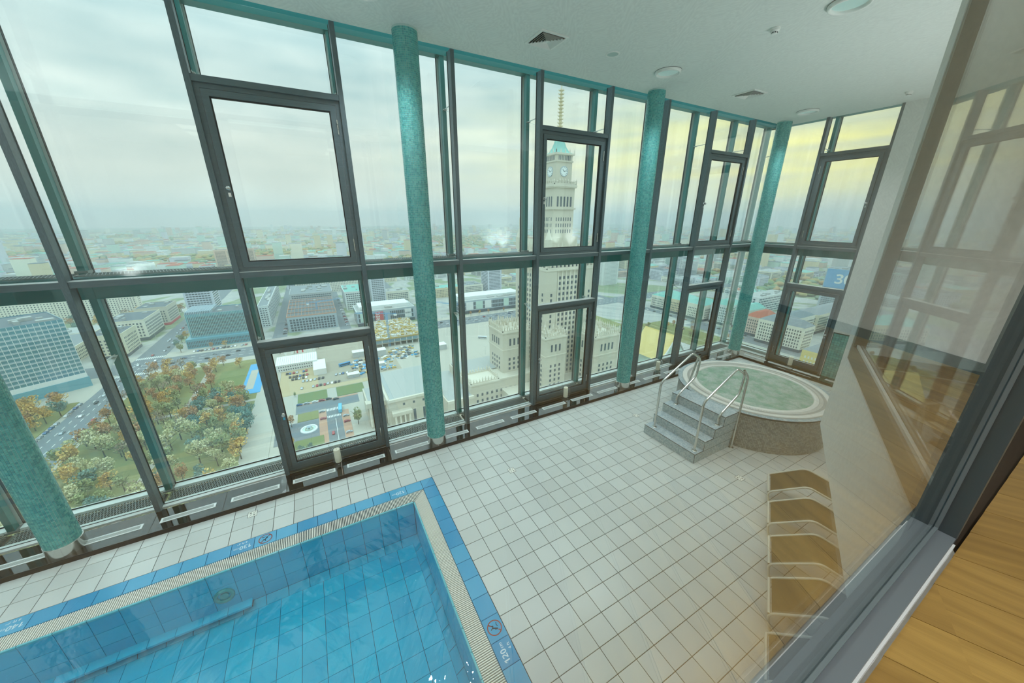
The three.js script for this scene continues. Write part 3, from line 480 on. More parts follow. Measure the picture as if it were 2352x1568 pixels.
// unseen uplighters added to brighten the ceiling, on slab edge and back wall
for (const [x, y, z, label] of [[-8.3, 2.55, 4.70, 'added half round uplighter at the far end of the slab edge'], [-5.1, 2.55, 4.70, 'added half round uplighter in the middle of the slab edge'], [-1.9, 2.55, 4.70, 'added half round uplighter below the interior window'], [5.4, 2.9, 5.30, 'added half round uplighter above the loungers'], [8.6, 2.9, 5.30, 'added half round uplighter near the end wall']]) {
  const o = thing('added_uplighter', label, 'lamp', [x, y, z], 0, 'added unseen uplighters for the ceiling');
  part(o, 'shade', mb().add(new THREE.CylinderGeometry(0.16, 0.09, 0.14, 24, 1, false, Math.PI / 2, Math.PI).translate(0, -0.07, 0)), M.white); part(o, 'lamp_disc', new THREE.CylinderGeometry(0.14, 0.14, 0.006, 24, 1, false, Math.PI / 2, Math.PI).translate(0, 0.004, -0.005), M.lampGlass);
  const l = new THREE.SpotLight('#f2fbff', ADDED_UPLIGHT, 0, 62 * R, 0.9, 2); l.position.set(0, 0.03, -0.08); l.target.position.set(0, 3, -0.9); l.shadow.radius = 5; l.castShadow = true; l.name = 'added_uplighter_light'; o.add(l, l.target);
}
// ---------- upper room in front of the camera ----------
{
  const GZ = 4.735, TH = Math.atan2(0.861, 1.876), OX = 0.72, OZ = 4.69, LEN = 2.075;
  const far = struct('window_5', 'slanting glazed side of the upper room above a white slab edge', 'window', [OX, 0, OZ], TH);
  part(far, 'slab_edge', mb().box(0.03, LEN, 2.27, 2.998, 0.0, 0.09), M.plaster, 'white slab edge');
  const fm = std('#7a786c', 0.45, 0.4); part(far, 'bottom_rail', mb().box(0, LEN, 3.0, 3.115, 0.005, 0.09), fm); part(far, 'glazing_strip', mb().box(0.05, LEN - 0.06, 3.115, 3.135, 0.025, 0.04), M.alu); part(far, 'end_post', mb().box(LEN - 0.06, LEN, 3.115, CEIL, 0.005, 0.09), fm); part(far, 'top_rail', mb().box(0, LEN - 0.06, 6.3, CEIL, 0.005, 0.09), fm);
  part(far, 'pane', mb().box(0.03, LEN - 0.06, 3.115, 6.3, 0.042, 0.052), M.roomPane, 'slanting clear glass pane');
  const side = struct('wall_room', 'white wall closing the upper room at the slanting window', 'wall', [OX, 0, OZ], TH);
  part(side, 'plaster_face', mb().box(LEN, LEN + 0.18, 2.27, CEIL, 0.0, 6.5), M.plaster); part(side, 'skirting', mb().box(LEN - 0.014, LEN, WOOD, WOOD + 0.09, 0.1, 6.5), std('#4a4d4a', 0.6));
  const near = struct('window_6', 'wide interior window of the upper room beside the camera', 'window');
  const gm = std('#73787a', 0.42, 0.15), dm = std('#4d5456', 0.42, 0.15);
  part(near, 'sill', mb().box(-6.5, 0.72, 2.965, 2.998, 4.70, 4.797), gm, 'grey metal sill'); part(near, 'glazing_strip', mb().box(-6.5, 0.72, 2.998, 3.012, 4.742, 4.752), std('#7d8586', 0.4, 0.4)); part(near, 'floor_trim', mb().box(-6.5, 0.715, 2.955, 2.976, 4.797, 4.803), M.white);
  part(near, 'corner_post', mb().box(0.72, 0.80, 2.27, CEIL, 4.69, 4.797), dm, 'dark grey corner post'); part(near, 'post_bead', mb().box(0.708, 0.72, 3.0, CEIL, 4.742, 4.752), gm); part(near, 'head', mb().box(-6.5, 0.72, 6.3, CEIL, 4.70, 4.797), gm);
  part(near, 'pane', mb().box(-6.5, 0.712, 2.998, 6.3, GZ - 0.005, GZ + 0.005), M.nearPane, 'large clear glass pane');
  const slab = struct('trim_2', 'white edge of the upper floor slab', 'slab'); part(slab, 'slab', mb().box(HX0, 0.72, 2.27, 2.955, 4.70, 10), M.plaster); const s2 = part(slab, 'slab', mb().box(-4, LEN, 2.275, 2.955, 0.15, 6.5), M.plaster); s2.position.set(OX, 0, OZ); s2.rotation.y = TH;
  solid('wall_upper', 'white wall above the passage behind the loungers', 'wall', mb().box(3.4, EX, 2.27, CEIL, 5.3, 5.5), M.plaster, 'structure');
  solid('wall_room_back', 'white back wall of the upper room', 'wall', mb().box(-6.7, 8, WOOD - 0.1, CEIL, 9.8, 10), M.plaster, 'structure'); solid('wall_room_left', 'white side wall of the upper room', 'wall', mb().box(-6.7, -6.5, WOOD - 0.1, CEIL, 4.6, 10), M.plaster, 'structure');
  solid('wall_hall_left', 'white wall beside the interior window', 'wall', mb().box(HX0, -6.5, 2.27, CEIL, 4.70, 4.9), M.plaster, 'structure');
  // oak planks, each with its own tone
  const grain = [0, 1, 2].map((q) => texture(256, 1024, (u, v) => { const w = fbm(u * 3 + q * 9 + 0.6 * noise2(v * 2, q), v * 1.6 + q * 4, 3), f = noise2(u * 60 + q * 5, v * 5) * 0.5 + noise2(u * 140, v * 9 + q) * 0.3, k = sat(0.55 + 0.35 * w + 0.16 * f); return [mix(0.54, 0.78, k), mix(0.42, 0.65, k), mix(0.22, 0.38, k)]; }, [5, 0.55]));
  const planks = ['#ffffff', '#f0e4d2', '#fff4e0', '#e9dcc6'].flatMap((c, i) => phy(c, 0.38, { map: grain[i % 3] }));
  const fl = struct('floor_room', 'golden oak plank floor of the upper room', 'floor', [OX, 0, OZ], TH), zs = (x) => Math.max(x > 0 ? 0.095 : -99, (0.122 + 0.417 * x) / 0.909), r = rng(77), W = 0.19, J = 0.0012;
  let n = 0;
  for (let x = -6; x < LEN - 0.03; x += W) {
    const x1 = Math.min(x + W, LEN - 0.015); let z = Math.max(-3, Math.min(zs(x), zs(x1)) - r() * 1.6), first = true;
    while (z < 5.6) {
      const e = Math.min(z + 1.9 + r() * 0.5, 5.6), a0 = Math.max(z, zs(x)), a1 = Math.max(z, zs(x1)); z = e + J;
      if (e < Math.max(a0, a1) + 0.02) continue;
      const g = mb(), y = WOOD, p = [[x + J, y, e], [x1 - J, y, e], [x1 - J, y, a1], [x + J, y, a0]], q = p.map((v) => [v[0], y - 0.015, v[2]]);
      g.quad(...p); for (let k = 0; k < 4; k++) g.quad(q[k], q[(k + 1) % 4], p[(k + 1) % 4], p[k]);
      part(fl, 'plank', g, planks[Math.floor(r() * 4)]); n++;
    }
  }
  part(fl, 'subfloor', mb().box(-6, LEN, WOOD - 0.03, WOOD - 0.014, 0.1, 5.7), std('#3a2a18', 0.9));
  for (const [x, z] of [[-3.5, 6.6], [0.2, 6.6], [-3.5, 8.6], [0.2, 8.6]]) {
    const o = thing('panel_lamp', 'square white ceiling lamp of the upper room', 'lamp', [x, CEIL, z], 0, 'square lamps of the upper room');
    part(o, 'frame', mb().box(-0.32, 0.32, -0.03, 0, -0.32, 0.32), M.white); part(o, 'lamp_panel', mb().box(-0.29, 0.29, -0.034, -0.03, -0.29, 0.29), std('#f4f4ee', 0.5, 0, { emissive: '#fff6e6', emissiveIntensity: 0.8 }));
    const l = new THREE.SpotLight('#eef6ff', ROOM_LAMP, 0, 66 * R, 0.5, 2); l.position.y = -0.05; l.target.position.set(0, -3, 0); l.shadow.radius = 14; l.castShadow = true; l.name = 'panel_light'; o.add(l, l.target);
  }
}

// ---------- city far below ----------
const G = -140;
const roughWall = mottled(0.08, 2), C = {};
for (const [k, c, r] of [['cream', '#e2d9bd', 0.9], ['ivory', '#e6e1d0', 0.9], ['white', '#dfe2e1', 0.85], ['lilac', '#cdd1dc', 0.85], ['stone', '#ddd5c3', 0.9], ['sand', '#d8c9a4', 0.9], ['ochre', '#e6cf86', 0.9], ['grey', '#b9bdbd', 0.9], ['bluegrey', '#a3b3bd', 0.8], ['brick', '#b98c74', 0.9], ['pink', '#d9bfae', 0.9], ['mint', '#bcd6cb', 0.85], ['roof', '#8d9599', 0.95], ['roofDark', '#6d767c', 0.95], ['roofPale', '#b6b9b6', 0.95], ['copper', '#79b3a8', 0.8], ['redroof', '#b0624b', 0.9], ['asphalt', '#7e868b', 0.95], ['paving', '#c4bfb2', 0.95], ['sandy', '#cbb994', 0.95], ['gravel', '#b3aa98', 0.95], ['lawn', '#7d8a55', 0.95], ['lawn2', '#8d8f58', 0.95], ['clay', '#b58f78', 0.9], ['paint', '#e8e8e4', 0.8], ['bluepaint', '#4f9fd0', 0.7], ['redpaint', '#c8444a', 0.7], ['tealglass', '#5d9fb0', 0.25], ['scaff', '#b59a52', 0.8], ['trunk', '#5a4a3a', 0.95]]) C[k] = std(c, r, 0, ['roof', 'roofDark', 'roofPale', 'stone', 'asphalt', 'paving', 'gravel', 'sandy', 'lawn', 'lawn2'].includes(k) ? { map: roughWall } : {});
C.win = phy('#3d4c58', 0.12); C.winPale = phy('#7fa3b3', 0.1); C.curtain = phy('#4f93a8', 0.08, { metalness: 0.35 });

{ // ground, streets, squares
  const groundTex = texture(1024, 1024, (u, v) => { const n = per(fbm, u, v, 6), m = per(noiseB, u, v, 2.5), f = per(noiseB, u, v, 30), gr = sstep(0.0, 0.25, n + 0.3 * m); return [mix(0.66, 0.50, gr) + 0.05 * f, mix(0.66, 0.55, gr) + 0.05 * f, mix(0.64, 0.42, gr) + 0.04 * f]; }, [1 / 2600, 1 / 2600]);
  solid('city_ground', 'hazy city ground stretching to the horizon', 'ground', mb().quad([-4200, G, 400], [7000, G, 400], [7000, G, -7000], [-4200, G, -7000]), std('#ffffff', 1, 0, { map: groundTex }), 'structure');
  let lift = 0; const flat = (name, label, cat, mat, y, ...rs) => { y += lift += 0.012; const g = mb(); rs.forEach(([x0, x1, z0, z1], i) => g.box(x0, x1, G, G + y + i * 0.003, z0, z1, 'd')); return solid(name, label, cat, g, mat, 'structure'); };
  flat('street_paving', 'pale paved forecourts and pavements between the streets', 'paving', C.paving, 0.05, [-215, 40, -505, -200], [-60, 330, -500, -150]);
  flat('avenue', 'wide avenue running away past the glass office tower', 'street', C.asphalt, 0.1, [-184, -160, -1500, -150]); flat('boulevard', 'broad boulevard crossing in front of the department stores', 'street', C.asphalt, 0.12, [-400, 700, -486, -450]);
  flat('palace_drive', 'asphalt drive crossing the fountain square', 'street', C.asphalt, 0.14, [-32, 14, -298, -284], [-11, -1, -284, -170], [-44, -11, -270, -244]);
  flat('side_street', 'narrow street between the modern blocks', 'street', C.asphalt, 0.1, [-62, -46, -1200, -486], [16, 30, -1200, -486], [470, 484, -700, -100], [120, 140, -1300, -486], [450, 484, -300, -100]);
  flat('brick_parking_strip', 'reddish brick parking strips beside the palace drive', 'paving', C.clay, 0.16, [-16.5, -11.2, -280, -180], [-0.8, 4.5, -275, -180], [-31, 14, -300.5, -298]);
  flat('parking_yard', 'sandy parking yard behind the lawns', 'yard', C.sandy, 0.12, [-50, 30, -392, -322]); flat('building_site_ground', 'churned sandy ground of the building site', 'yard', C.gravel, 0.12, [-15, 130, -448, -330]); flat('coach_square', 'bare paved square beside the palace', 'square', C.paving, 0.14, [60, 180, -448, -262]);
  flat('lawn', 'clipped lawn square nearest the white site hall', 'lawn', C.lawn, 0.3, [-31, -9, -320.5, -302.5]); flat('lawn', 'clipped lawn square beside the portico', 'lawn', C.lawn, 0.3, [-1.5, 20.5, -320.5, -301.5]); flat('lawn', 'worn lawn behind the fountain', 'lawn', C.lawn2, 0.3, [-30.5, -16.5, -283.5, -270.5]); flat('lawn', 'lawn in front of the fountain', 'lawn', C.lawn, 0.3, [-32, -14, -244, -205]);
  flat('lawn', 'long green lawn beside the blue basin', 'lawn', C.lawn, 0.3, [-97, -76, -410, -346]); flat('lawn', 'small green lawn by the coach square', 'lawn', C.lawn, 0.3, [112, 134, -292, -272]); flat('lawn', 'lawn islands beyond the side tower', 'lawn', C.lawn2, 0.3, [380, 440, -330, -210], [330, 372, -420, -340]);
  flat('park_floor', 'leaf strewn park floor under the autumn trees', 'park', C.lawn2, 0.2, [-157, -62, -436, -180], [-300, -188, -392, -180]); flat('park_path', 'grey footpath winding through the autumn park', 'path', C.paving, 0.26, [-155, -62, -330, -326], [-110, -106, -430, -200], [-62, -46, -440, -180]);
  flat('basin', 'bright blue shallow basin beside the lawn', 'basin', C.bluepaint, 0.5, [-74.5, -60, -418, -342]); flat('basin_pad', 'pale pad in the blue basin', 'basin', C.paving, 0.55, [-72, -66, -400, -352]);
  const mk = mb(); for (let z = -480; z < -190; z += 9) for (const x of [-178, -172, -166]) mk.box(x - 0.15, x + 0.15, G + 0.1, G + 0.42, z, z + 4); for (let x = -180; x < 690; x += 9) for (const z of [-477, -468, -459]) mk.box(x, x + 4, G + 0.12, G + 0.42, z - 0.15, z + 0.15);
  for (let i = 0; i < 9; i++) mk.box(-10.6 + i * 1.05, -10.0 + i * 1.05, G + 0.14, G + 0.42, -282, -278).box(-10.6 + i * 1.05, -10.0 + i * 1.05, G + 0.14, G + 0.42, -270, -267); for (let i = 0; i < 14; i++) mk.box(-183 + i * 1.7, -182.2 + i * 1.7, G + 0.1, G + 0.42, -446, -440).box(-183 + i * 1.7, -182.2 + i * 1.7, G + 0.1, G + 0.42, -496, -490); mk.box(-5.4, -5.1, G + 0.14, G + 0.42, -264, -180);
  solid('road_marking', 'white lane and crossing stripes painted on the streets', 'marking', mk, C.paint, 'stuff');
}
function facade(g, face, W, H, o) { // windows of one face, in face coordinates with origin bottom left
  const { w = 1.4, h = 1.6, dx = 3, dy = 3.3, y0 = 1.5, m = 1.5, d = 0.12, top = 1.2 } = o, nx = Math.max(1, Math.floor((W - 2 * m) / dx)), ny = Math.max(1, Math.floor((H - y0 - top) / dy)), px = (W - nx * dx) / 2;
  for (let j = 0; j < ny; j++) for (let i = 0; i < nx; i++) { const a = px + i * dx + (dx - w) / 2, b = y0 + j * dy; face(g, a, a + w, b, b + h, d); }
}
function building(name, label, cat, [x0, x1, z0, z1], h, wall, roof, o = {}, group) {
  const w = x1 - x0, d = z1 - z0, b = thing(name, label, cat, [x0 + w / 2, G, z0 + d / 2], o.turn || 0, group), X = w / 2, Z = d / 2, hipped = o.hip;
  part(b, 'walls', mb().box(-X, X, 0, h, -Z, Z, 'dt'), wall);
  if (hipped) { const y = h + hipped, i = Math.min(X, Z) * 0.75; part(b, 'roof', mb().quad([-X, h, Z], [X, h, Z], [X - i, y, Z - i], [-X + i, y, Z - i]).quad([X, h, -Z], [-X, h, -Z], [-X + i, y, -Z + i], [X - i, y, -Z + i]).quad([X, h, Z], [X, h, -Z], [X - i, y, -Z + i], [X - i, y, Z - i]).quad([-X, h, -Z], [-X, h, Z], [-X + i, y, Z - i], [-X + i, y, -Z + i]).quad([-X + i, y, Z - i], [X - i, y, Z - i], [X - i, y, -Z + i], [-X + i, y, -Z + i]), roof); }
  else { part(b, 'roof', mb().box(-X + 0.4, X - 0.4, h - 0.9, h - 0.4, -Z + 0.4, Z - 0.4, 'd'), roof); part(b, 'parapet', mb().box(-X, X, h - 0.5, h + 0.3, Z - 0.4, Z + 0.15).box(-X, X, h - 0.5, h + 0.3, -Z, -Z + 0.4).box(-X - 0.15, -X + 0.4, h - 0.5, h + 0.3, -Z, Z).box(X - 0.4, X + 0.15, h - 0.5, h + 0.3, -Z, Z), o.trim || wall);
    const r = rng(Math.abs(x0 * 7 + z0) | 0), pl = mb(); for (let i = 0; i < (o.plant ?? 5); i++) pl.cbox((r() - 0.5) * w * 0.75, h - 0.4, (r() - 0.5) * d * 0.75, 2 + r() * w * 0.12, 1 + r() * 2, 2 + r() * d * 0.12); if (pl.c) part(b, 'roof_plant', pl, C.roofPale, null, 'stuff'); }
  if (o.win !== null) {
    const g = mb(), wi = o.win || {}, left = x0 + w / 2 < 0;
    facade(g, (q, a, c, e, f, t) => q.box(-X + a, -X + c, e, f, Z - 0.05, Z + t, 'b'), w, h, wi);
    if (o.both || left) facade(g, (q, a, c, e, f, t) => q.box(X - 0.05, X + t, e, f, Z - c, Z - a, 'l'), d, h, wi);
    if (o.both || !left) facade(g, (q, a, c, e, f, t) => q.box(-X - t, -X + 0.05, e, f, -Z + a, -Z + c, 'r'), d, h, wi);
    part(b, 'windows', g, o.glass || C.win, null, 'stuff');
  }
  if (o.base) part(b, 'shop_floor', mb().box(-X - 0.1, X + 0.1, 0, o.base, -Z - 0.1, Z + 0.1, 'd'), o.baseMat || C.win);
  return b;
}
const strips = { w: 2.6, h: 1.5, dx: 3.2, dy: 3.0, y0: 1.6, d: 0.1 };
{ // landmarks of the near city
  building('cream_block', 'cream plastered corner block beside the avenue', 'building', [-222, -194, -549, -511], 26, C.cream, C.roofDark, { win: { w: 1.3, h: 1.9, dx: 3.2, dy: 3.6, y0: 4.5 }, base: 3.2 });
  building('cream_block', 'grand cream office block with a pillared entrance on the avenue', 'building', [-232, -194, -631, -574], 26, C.ivory, C.roofDark, { win: { w: 1.6, h: 2.2, dx: 3.1, dy: 3.7, y0: 5.5 }, base: 4, trim: C.cream });
  building('cream_block', 'beige block with red shop awnings furthest up the avenue', 'building', [-225, -192, -694, -649], 26, C.stone, C.roofDark, { win: { w: 1.4, h: 1.8, dx: 2.9, dy: 3.4, y0: 5 }, base: 3.4, baseMat: C.redpaint });
  building('long_low_block', 'long low pale hall behind the cream corner block', 'building', [-330, -236, -620, -590], 15, C.white, C.roofPale, { win: strips }); building('long_low_block', 'grey yard block behind the cream corner block', 'building', [-262, -234, -580, -505], 16, C.ivory, C.roof, {});
  building('slab_block', 'long cream residential slab beyond the yellow trees', 'building', [-420, -250, -760, -745], 30, C.ivory, C.roof, { win: { w: 1.3, h: 1.4, dx: 3.2, dy: 3.0 } });
  building('tower_block', 'lilac striped residential tower behind the teal office', 'building', [-158, -128, -640, -602], 66, C.lilac, C.roof, { win: strips });
  { const b = building('teal_office', 'teal glass office with slanted fins and a stepped base', 'building', [-140, -80, -556, -516], 38, C.tealglass, C.roofDark, { win: { w: 0.75, h: 3.0, dx: 1.5, dy: 3.8, y0: 13 }, glass: C.win }); part(b, 'podium', mb().box(-34, 32, 0, 11, -22, 27), C.tealglass); const g = mb(); for (let x = -33; x < 31.5; x += 1.5) for (const y of [1.2, 5.2]) g.box(x, x + 0.8, y, y + 3.2, 27, 27.12); for (let z = -20; z < 26; z += 1.5) for (const y of [1.2, 5.2]) g.box(32, 32.12, y, y + 3.2, z, z + 0.8); part(b, 'podium_windows', g, C.win, null, 'stuff'); const fins = mb(); for (let x = -30; x <= 30; x += 1.5) fins.box(x - 0.12, x + 0.12, 11.5, 38.3, 20, 20.5); for (let z = -20; z <= 20; z += 1.5) fins.box(30, 30.5, 11.5, 38.3, z - 0.12, z + 0.12); part(b, 'fins', fins, C.mint, null, 'stuff'); const cr = mb(); for (let x = -30; x < -6; x += 1.6) cr.box(x, x + 0.9, 37, 41, -19, 19); part(b, 'louvres', cr, C.bluegrey, null, 'stuff'); }
  building('white_slab', 'narrow white slab block beside the parking street', 'building', [-78, -66, -780, -570], 30, C.white, C.roof, { win: { w: 2, h: 1.4, dx: 3, dy: 3.0 } });
  { const b = building('steel_frame', 'half built block with dark glass roof and brown steel frame', 'building', [-44, 15, -640, -524], 21, C.bluegrey, C.roofDark, { win: { w: 2.6, h: 2.4, dx: 3.6, dy: 3.4 }, trim: C.brick, plant: 2 }); const g = mb(); for (let x = -29; x <= 29; x += 4.2) g.box(x - 0.18, x + 0.18, 20.6, 21.4, -57, 57); for (const z of [-40, -15, 10, 35, 56]) g.box(-29.5, 29.5, 20.7, 21.6, z - 0.3, z + 0.3); part(b, 'roof_beams', g, C.brick, null, 'stuff'); }
  building('office_block', 'grey office block with stepped roofs behind the steel frame', 'building', [-44, 18, -740, -655], 27, C.grey, C.roof, { win: strips, plant: 12 });
  building('office_block', 'white grid fronted office block beside the steel frame', 'building', [34, 66, -690, -618], 30, C.white, C.copper, { win: { w: 2.4, h: 1.7, dx: 3.2, dy: 3.4 } });
  building('long_office', 'long pale office wing closing the side street', 'building', [-40, 75, -830, -800], 28, C.ivory, C.roofPale, {});
  building('tower_block', 'lilac striped residential tower behind the first department store', 'building', [75, 98, -650, -620], 60, C.lilac, C.roof, { win: strips }); building('slab_block', 'pale slab block right beside the striped tower', 'building', [100, 140, -660, -632], 22, C.ivory, C.roofPale, { win: strips });
  building('slab_block', 'sand coloured slab behind the second department store', 'building', [188, 245, -675, -640], 18, C.sand, C.copper, { win: { w: 1.6, h: 1.3, dx: 3, dy: 2.9 } }); building('slab_block', 'pale yellow slab left of the distant striped tower', 'building', [250, 290, -690, -645], 18, C.ivory, C.roof, { win: strips }); building('tower_block', 'lilac striped residential tower behind the second department store', 'building', [300, 330, -675, -640], 66, C.lilac, C.roof, { win: strips });
  { const ht = building('hotel_tower', 'white hotel tower with a dotted front beyond the palace', 'building', [560, 606, -618, -592], 74, C.white, C.roof, { win: { w: 1.0, h: 1.3, dx: 2.9, dy: 3.0 } }); const t = part(ht, 'roof_lettering', textGeo('NOVOTEL', 4.2), C.bluepaint); t.position.set(0, 77, 13); part(ht, 'sign_frame', mb().box(-13, 13, 73, 74.8, 12, 12.4), C.bluegrey); }
  for (const [x0, x1, z, label, ads] of [[39, 118, -510, 'long low department store with round advert banner', [[0.30, 0.44, C.redpaint], [0.46, 0.56, C.bluegrey], [0.05, 0.2, C.mint], [0.82, 0.94, C.white]]], [186, 305, -505, 'long low department store with banner sheets on the boulevard', [[0.1, 0.2, C.white], [0.24, 0.34, C.mint], [0.37, 0.47, C.white], [0.66, 0.74, C.mint], [0.86, 0.95, C.redpaint]]]]) {
    const b = building('department_store', label, 'building', [x0, x1, z - 45, z], 21, C.bluegrey, C.roofPale, { win: { w: 2.2, h: 5, dx: 2.8, dy: 6.5, y0: 6 }, trim: C.white, base: 4.5, plant: 14 }), W = x1 - x0;
    for (const [a, c, m] of ads) part(b, 'banner', mb().box(-W / 2 + a * W, -W / 2 + c * W, 6, 18.5, 22.5, 22.9), m);
    part(b, 'upper_floor', mb().box(-W / 2 + 5, W / 2 - 5, 20.5, 25, -18, 12), C.white);
    if (x0 < 100) { const t = part(b, 'advert_lettering', textGeo('REC', 5).rotateZ(Math.PI / 2), C.paint); t.position.set(-W / 2 + 0.345 * W, 12, 22.95); const u = part(b, 'advert_lettering', textGeo('MAX', 2.6), C.win); u.position.set(-W / 2 + 0.88 * W, 12.5, 22.95); }
  }
  // glass office tower
  { const b = building('glass_tower', 'tall blue glass office tower beside the avenue', 'building', [-268, -204, -462, -410], 62, C.curtain, C.roofDark, { win: null, turn: 32 * R }), g = mb(), q = mb();
    for (let x = -32; x <= 32; x += 3.2) g.box(x - 0.14, x + 0.14, 12, 62, 26, 26.3); for (let z = -26; z <= 26; z += 3.2) g.box(32, 32.3, 12, 62, z - 0.14, z + 0.14); for (let y = 12; y < 62; y += 3.6) { g.box(-32, 32, y - 0.12, y + 0.12, 26, 26.25); g.box(32, 32.25, y - 0.12, y + 0.12, -26, 26); q.box(-32, 32, y + 0.3, y + 1.1, 26, 26.1).box(32, 32.1, y + 0.3, y + 1.1, -26, 26); }
    part(b, 'mullions', g, C.white, null, 'stuff'); part(b, 'floor_bands', q, C.bluegrey, null, 'stuff'); part(b, 'plinth', mb().box(-33, 33, 0, 9, -27, 27), C.tealglass); part(b, 'louvre_band', mb().box(-32.4, 32.4, 9, 13, -26.4, 26.4), C.white); }
  // right hand streets
  const row = [[492, 540, -398, -366, 22, 'ivory', 'copper'], [490, 530, -362, -330, 23, 'sand', 'copper'], [486, 524, -326, -298, 24, 'ivory', 'copper'], [494, 530, -294, -268, 29, 'white', 'copper'], [498, 540, -262, -244, 27, 'mint', 'copper'], [480, 520, -238, -219, 25, 'pink', 'redroof'], [463, 487, -213, -165, 29, 'ivory', 'roof'], [489, 555, -213, -192, 27, 'ivory', 'roof'], [560, 640, -215, -190, 26, 'cream', 'roof']];
  row.forEach(([a, c, d, e, h, w, rf]) => building('tenement', { copper: 'ornate tenement with a copper green roof across the boulevard', redroof: 'pinkish tenement with a red tiled roof', roof: 'cream tenement with a pale cornice near the yellow palace' }[rf], 'building', [a, c, d, e], h, C[w], C[rf], { hip: 6, both: true, win: { w: 1.2, h: 2.1, dx: 2.6, dy: 3.7, y0: 4.8 }, base: 3.6 }, 'tenements across the boulevard'));
  building('ochre_palace', 'low yellow classical building with white window frames', 'building', [432, 478, -151, -128], 15, C.ochre, C.roof, { hip: 3, both: true, win: { w: 1.4, h: 2.4, dx: 3.0, dy: 5, y0: 2 }, glass: C.white });
  building('white_office', 'white office with large square windows above the red roofs', 'building', [600, 690, -310, -285], 27, C.white, C.roofPale, { both: true, win: { w: 3, h: 2.4, dx: 4.6, dy: 4 } }); building('white_office', 'stepped pale office with dark strip windows', 'building', [560, 640, -180, -150], 32, C.white, C.roof, { both: true, win: { w: 6, h: 2, dx: 7, dy: 4 } });
  { const b = building('billboard_tower', 'slender building wrapped in a blue anniversary banner', 'building', [745, 790, -262, -215], 66, C.bluegrey, C.roof, { win: strips, both: true }); part(b, 'banner', mb().box(-23.2, -22.7, 36, 66, -22, 22), C.bluepaint); const t = part(b, 'banner_lettering', textGeo('30', 15), C.paint); t.rotation.y = -Math.PI / 2; t.position.set(-23.4, 51, 2); }
  { const b = thing('gabled_hall', 'steep gabled hall with a yellow roof slope', 'building', [275, G, -205]); part(b, 'walls', mb().box(-16, 16, 0, 22, -16, 16, 'd'), C.mint); const y = 44, s = mb().quad([-18, 22, 18], [0, y, 18], [0, y, -18], [-18, 22, -18]), t = mb().quad([18, 22, -18], [0, y, -18], [0, y, 18], [18, 22, 18]); part(b, 'roof_slope', s, C.ochre, 'yellow roof slope'); part(b, 'roof_slope', t, C.roofDark); part(b, 'gable', mb().quad([-17, 22, 17], [17, 22, 17], [0.1, y - 1, 17], [-0.1, y - 1, 17]), C.mint); part(b, 'gable_frame', mb().add(bent([[-18, 22, 18], [0, y, 18], [18, 22, 18]], 0.5, 0.7, 6)), C.white); }
}
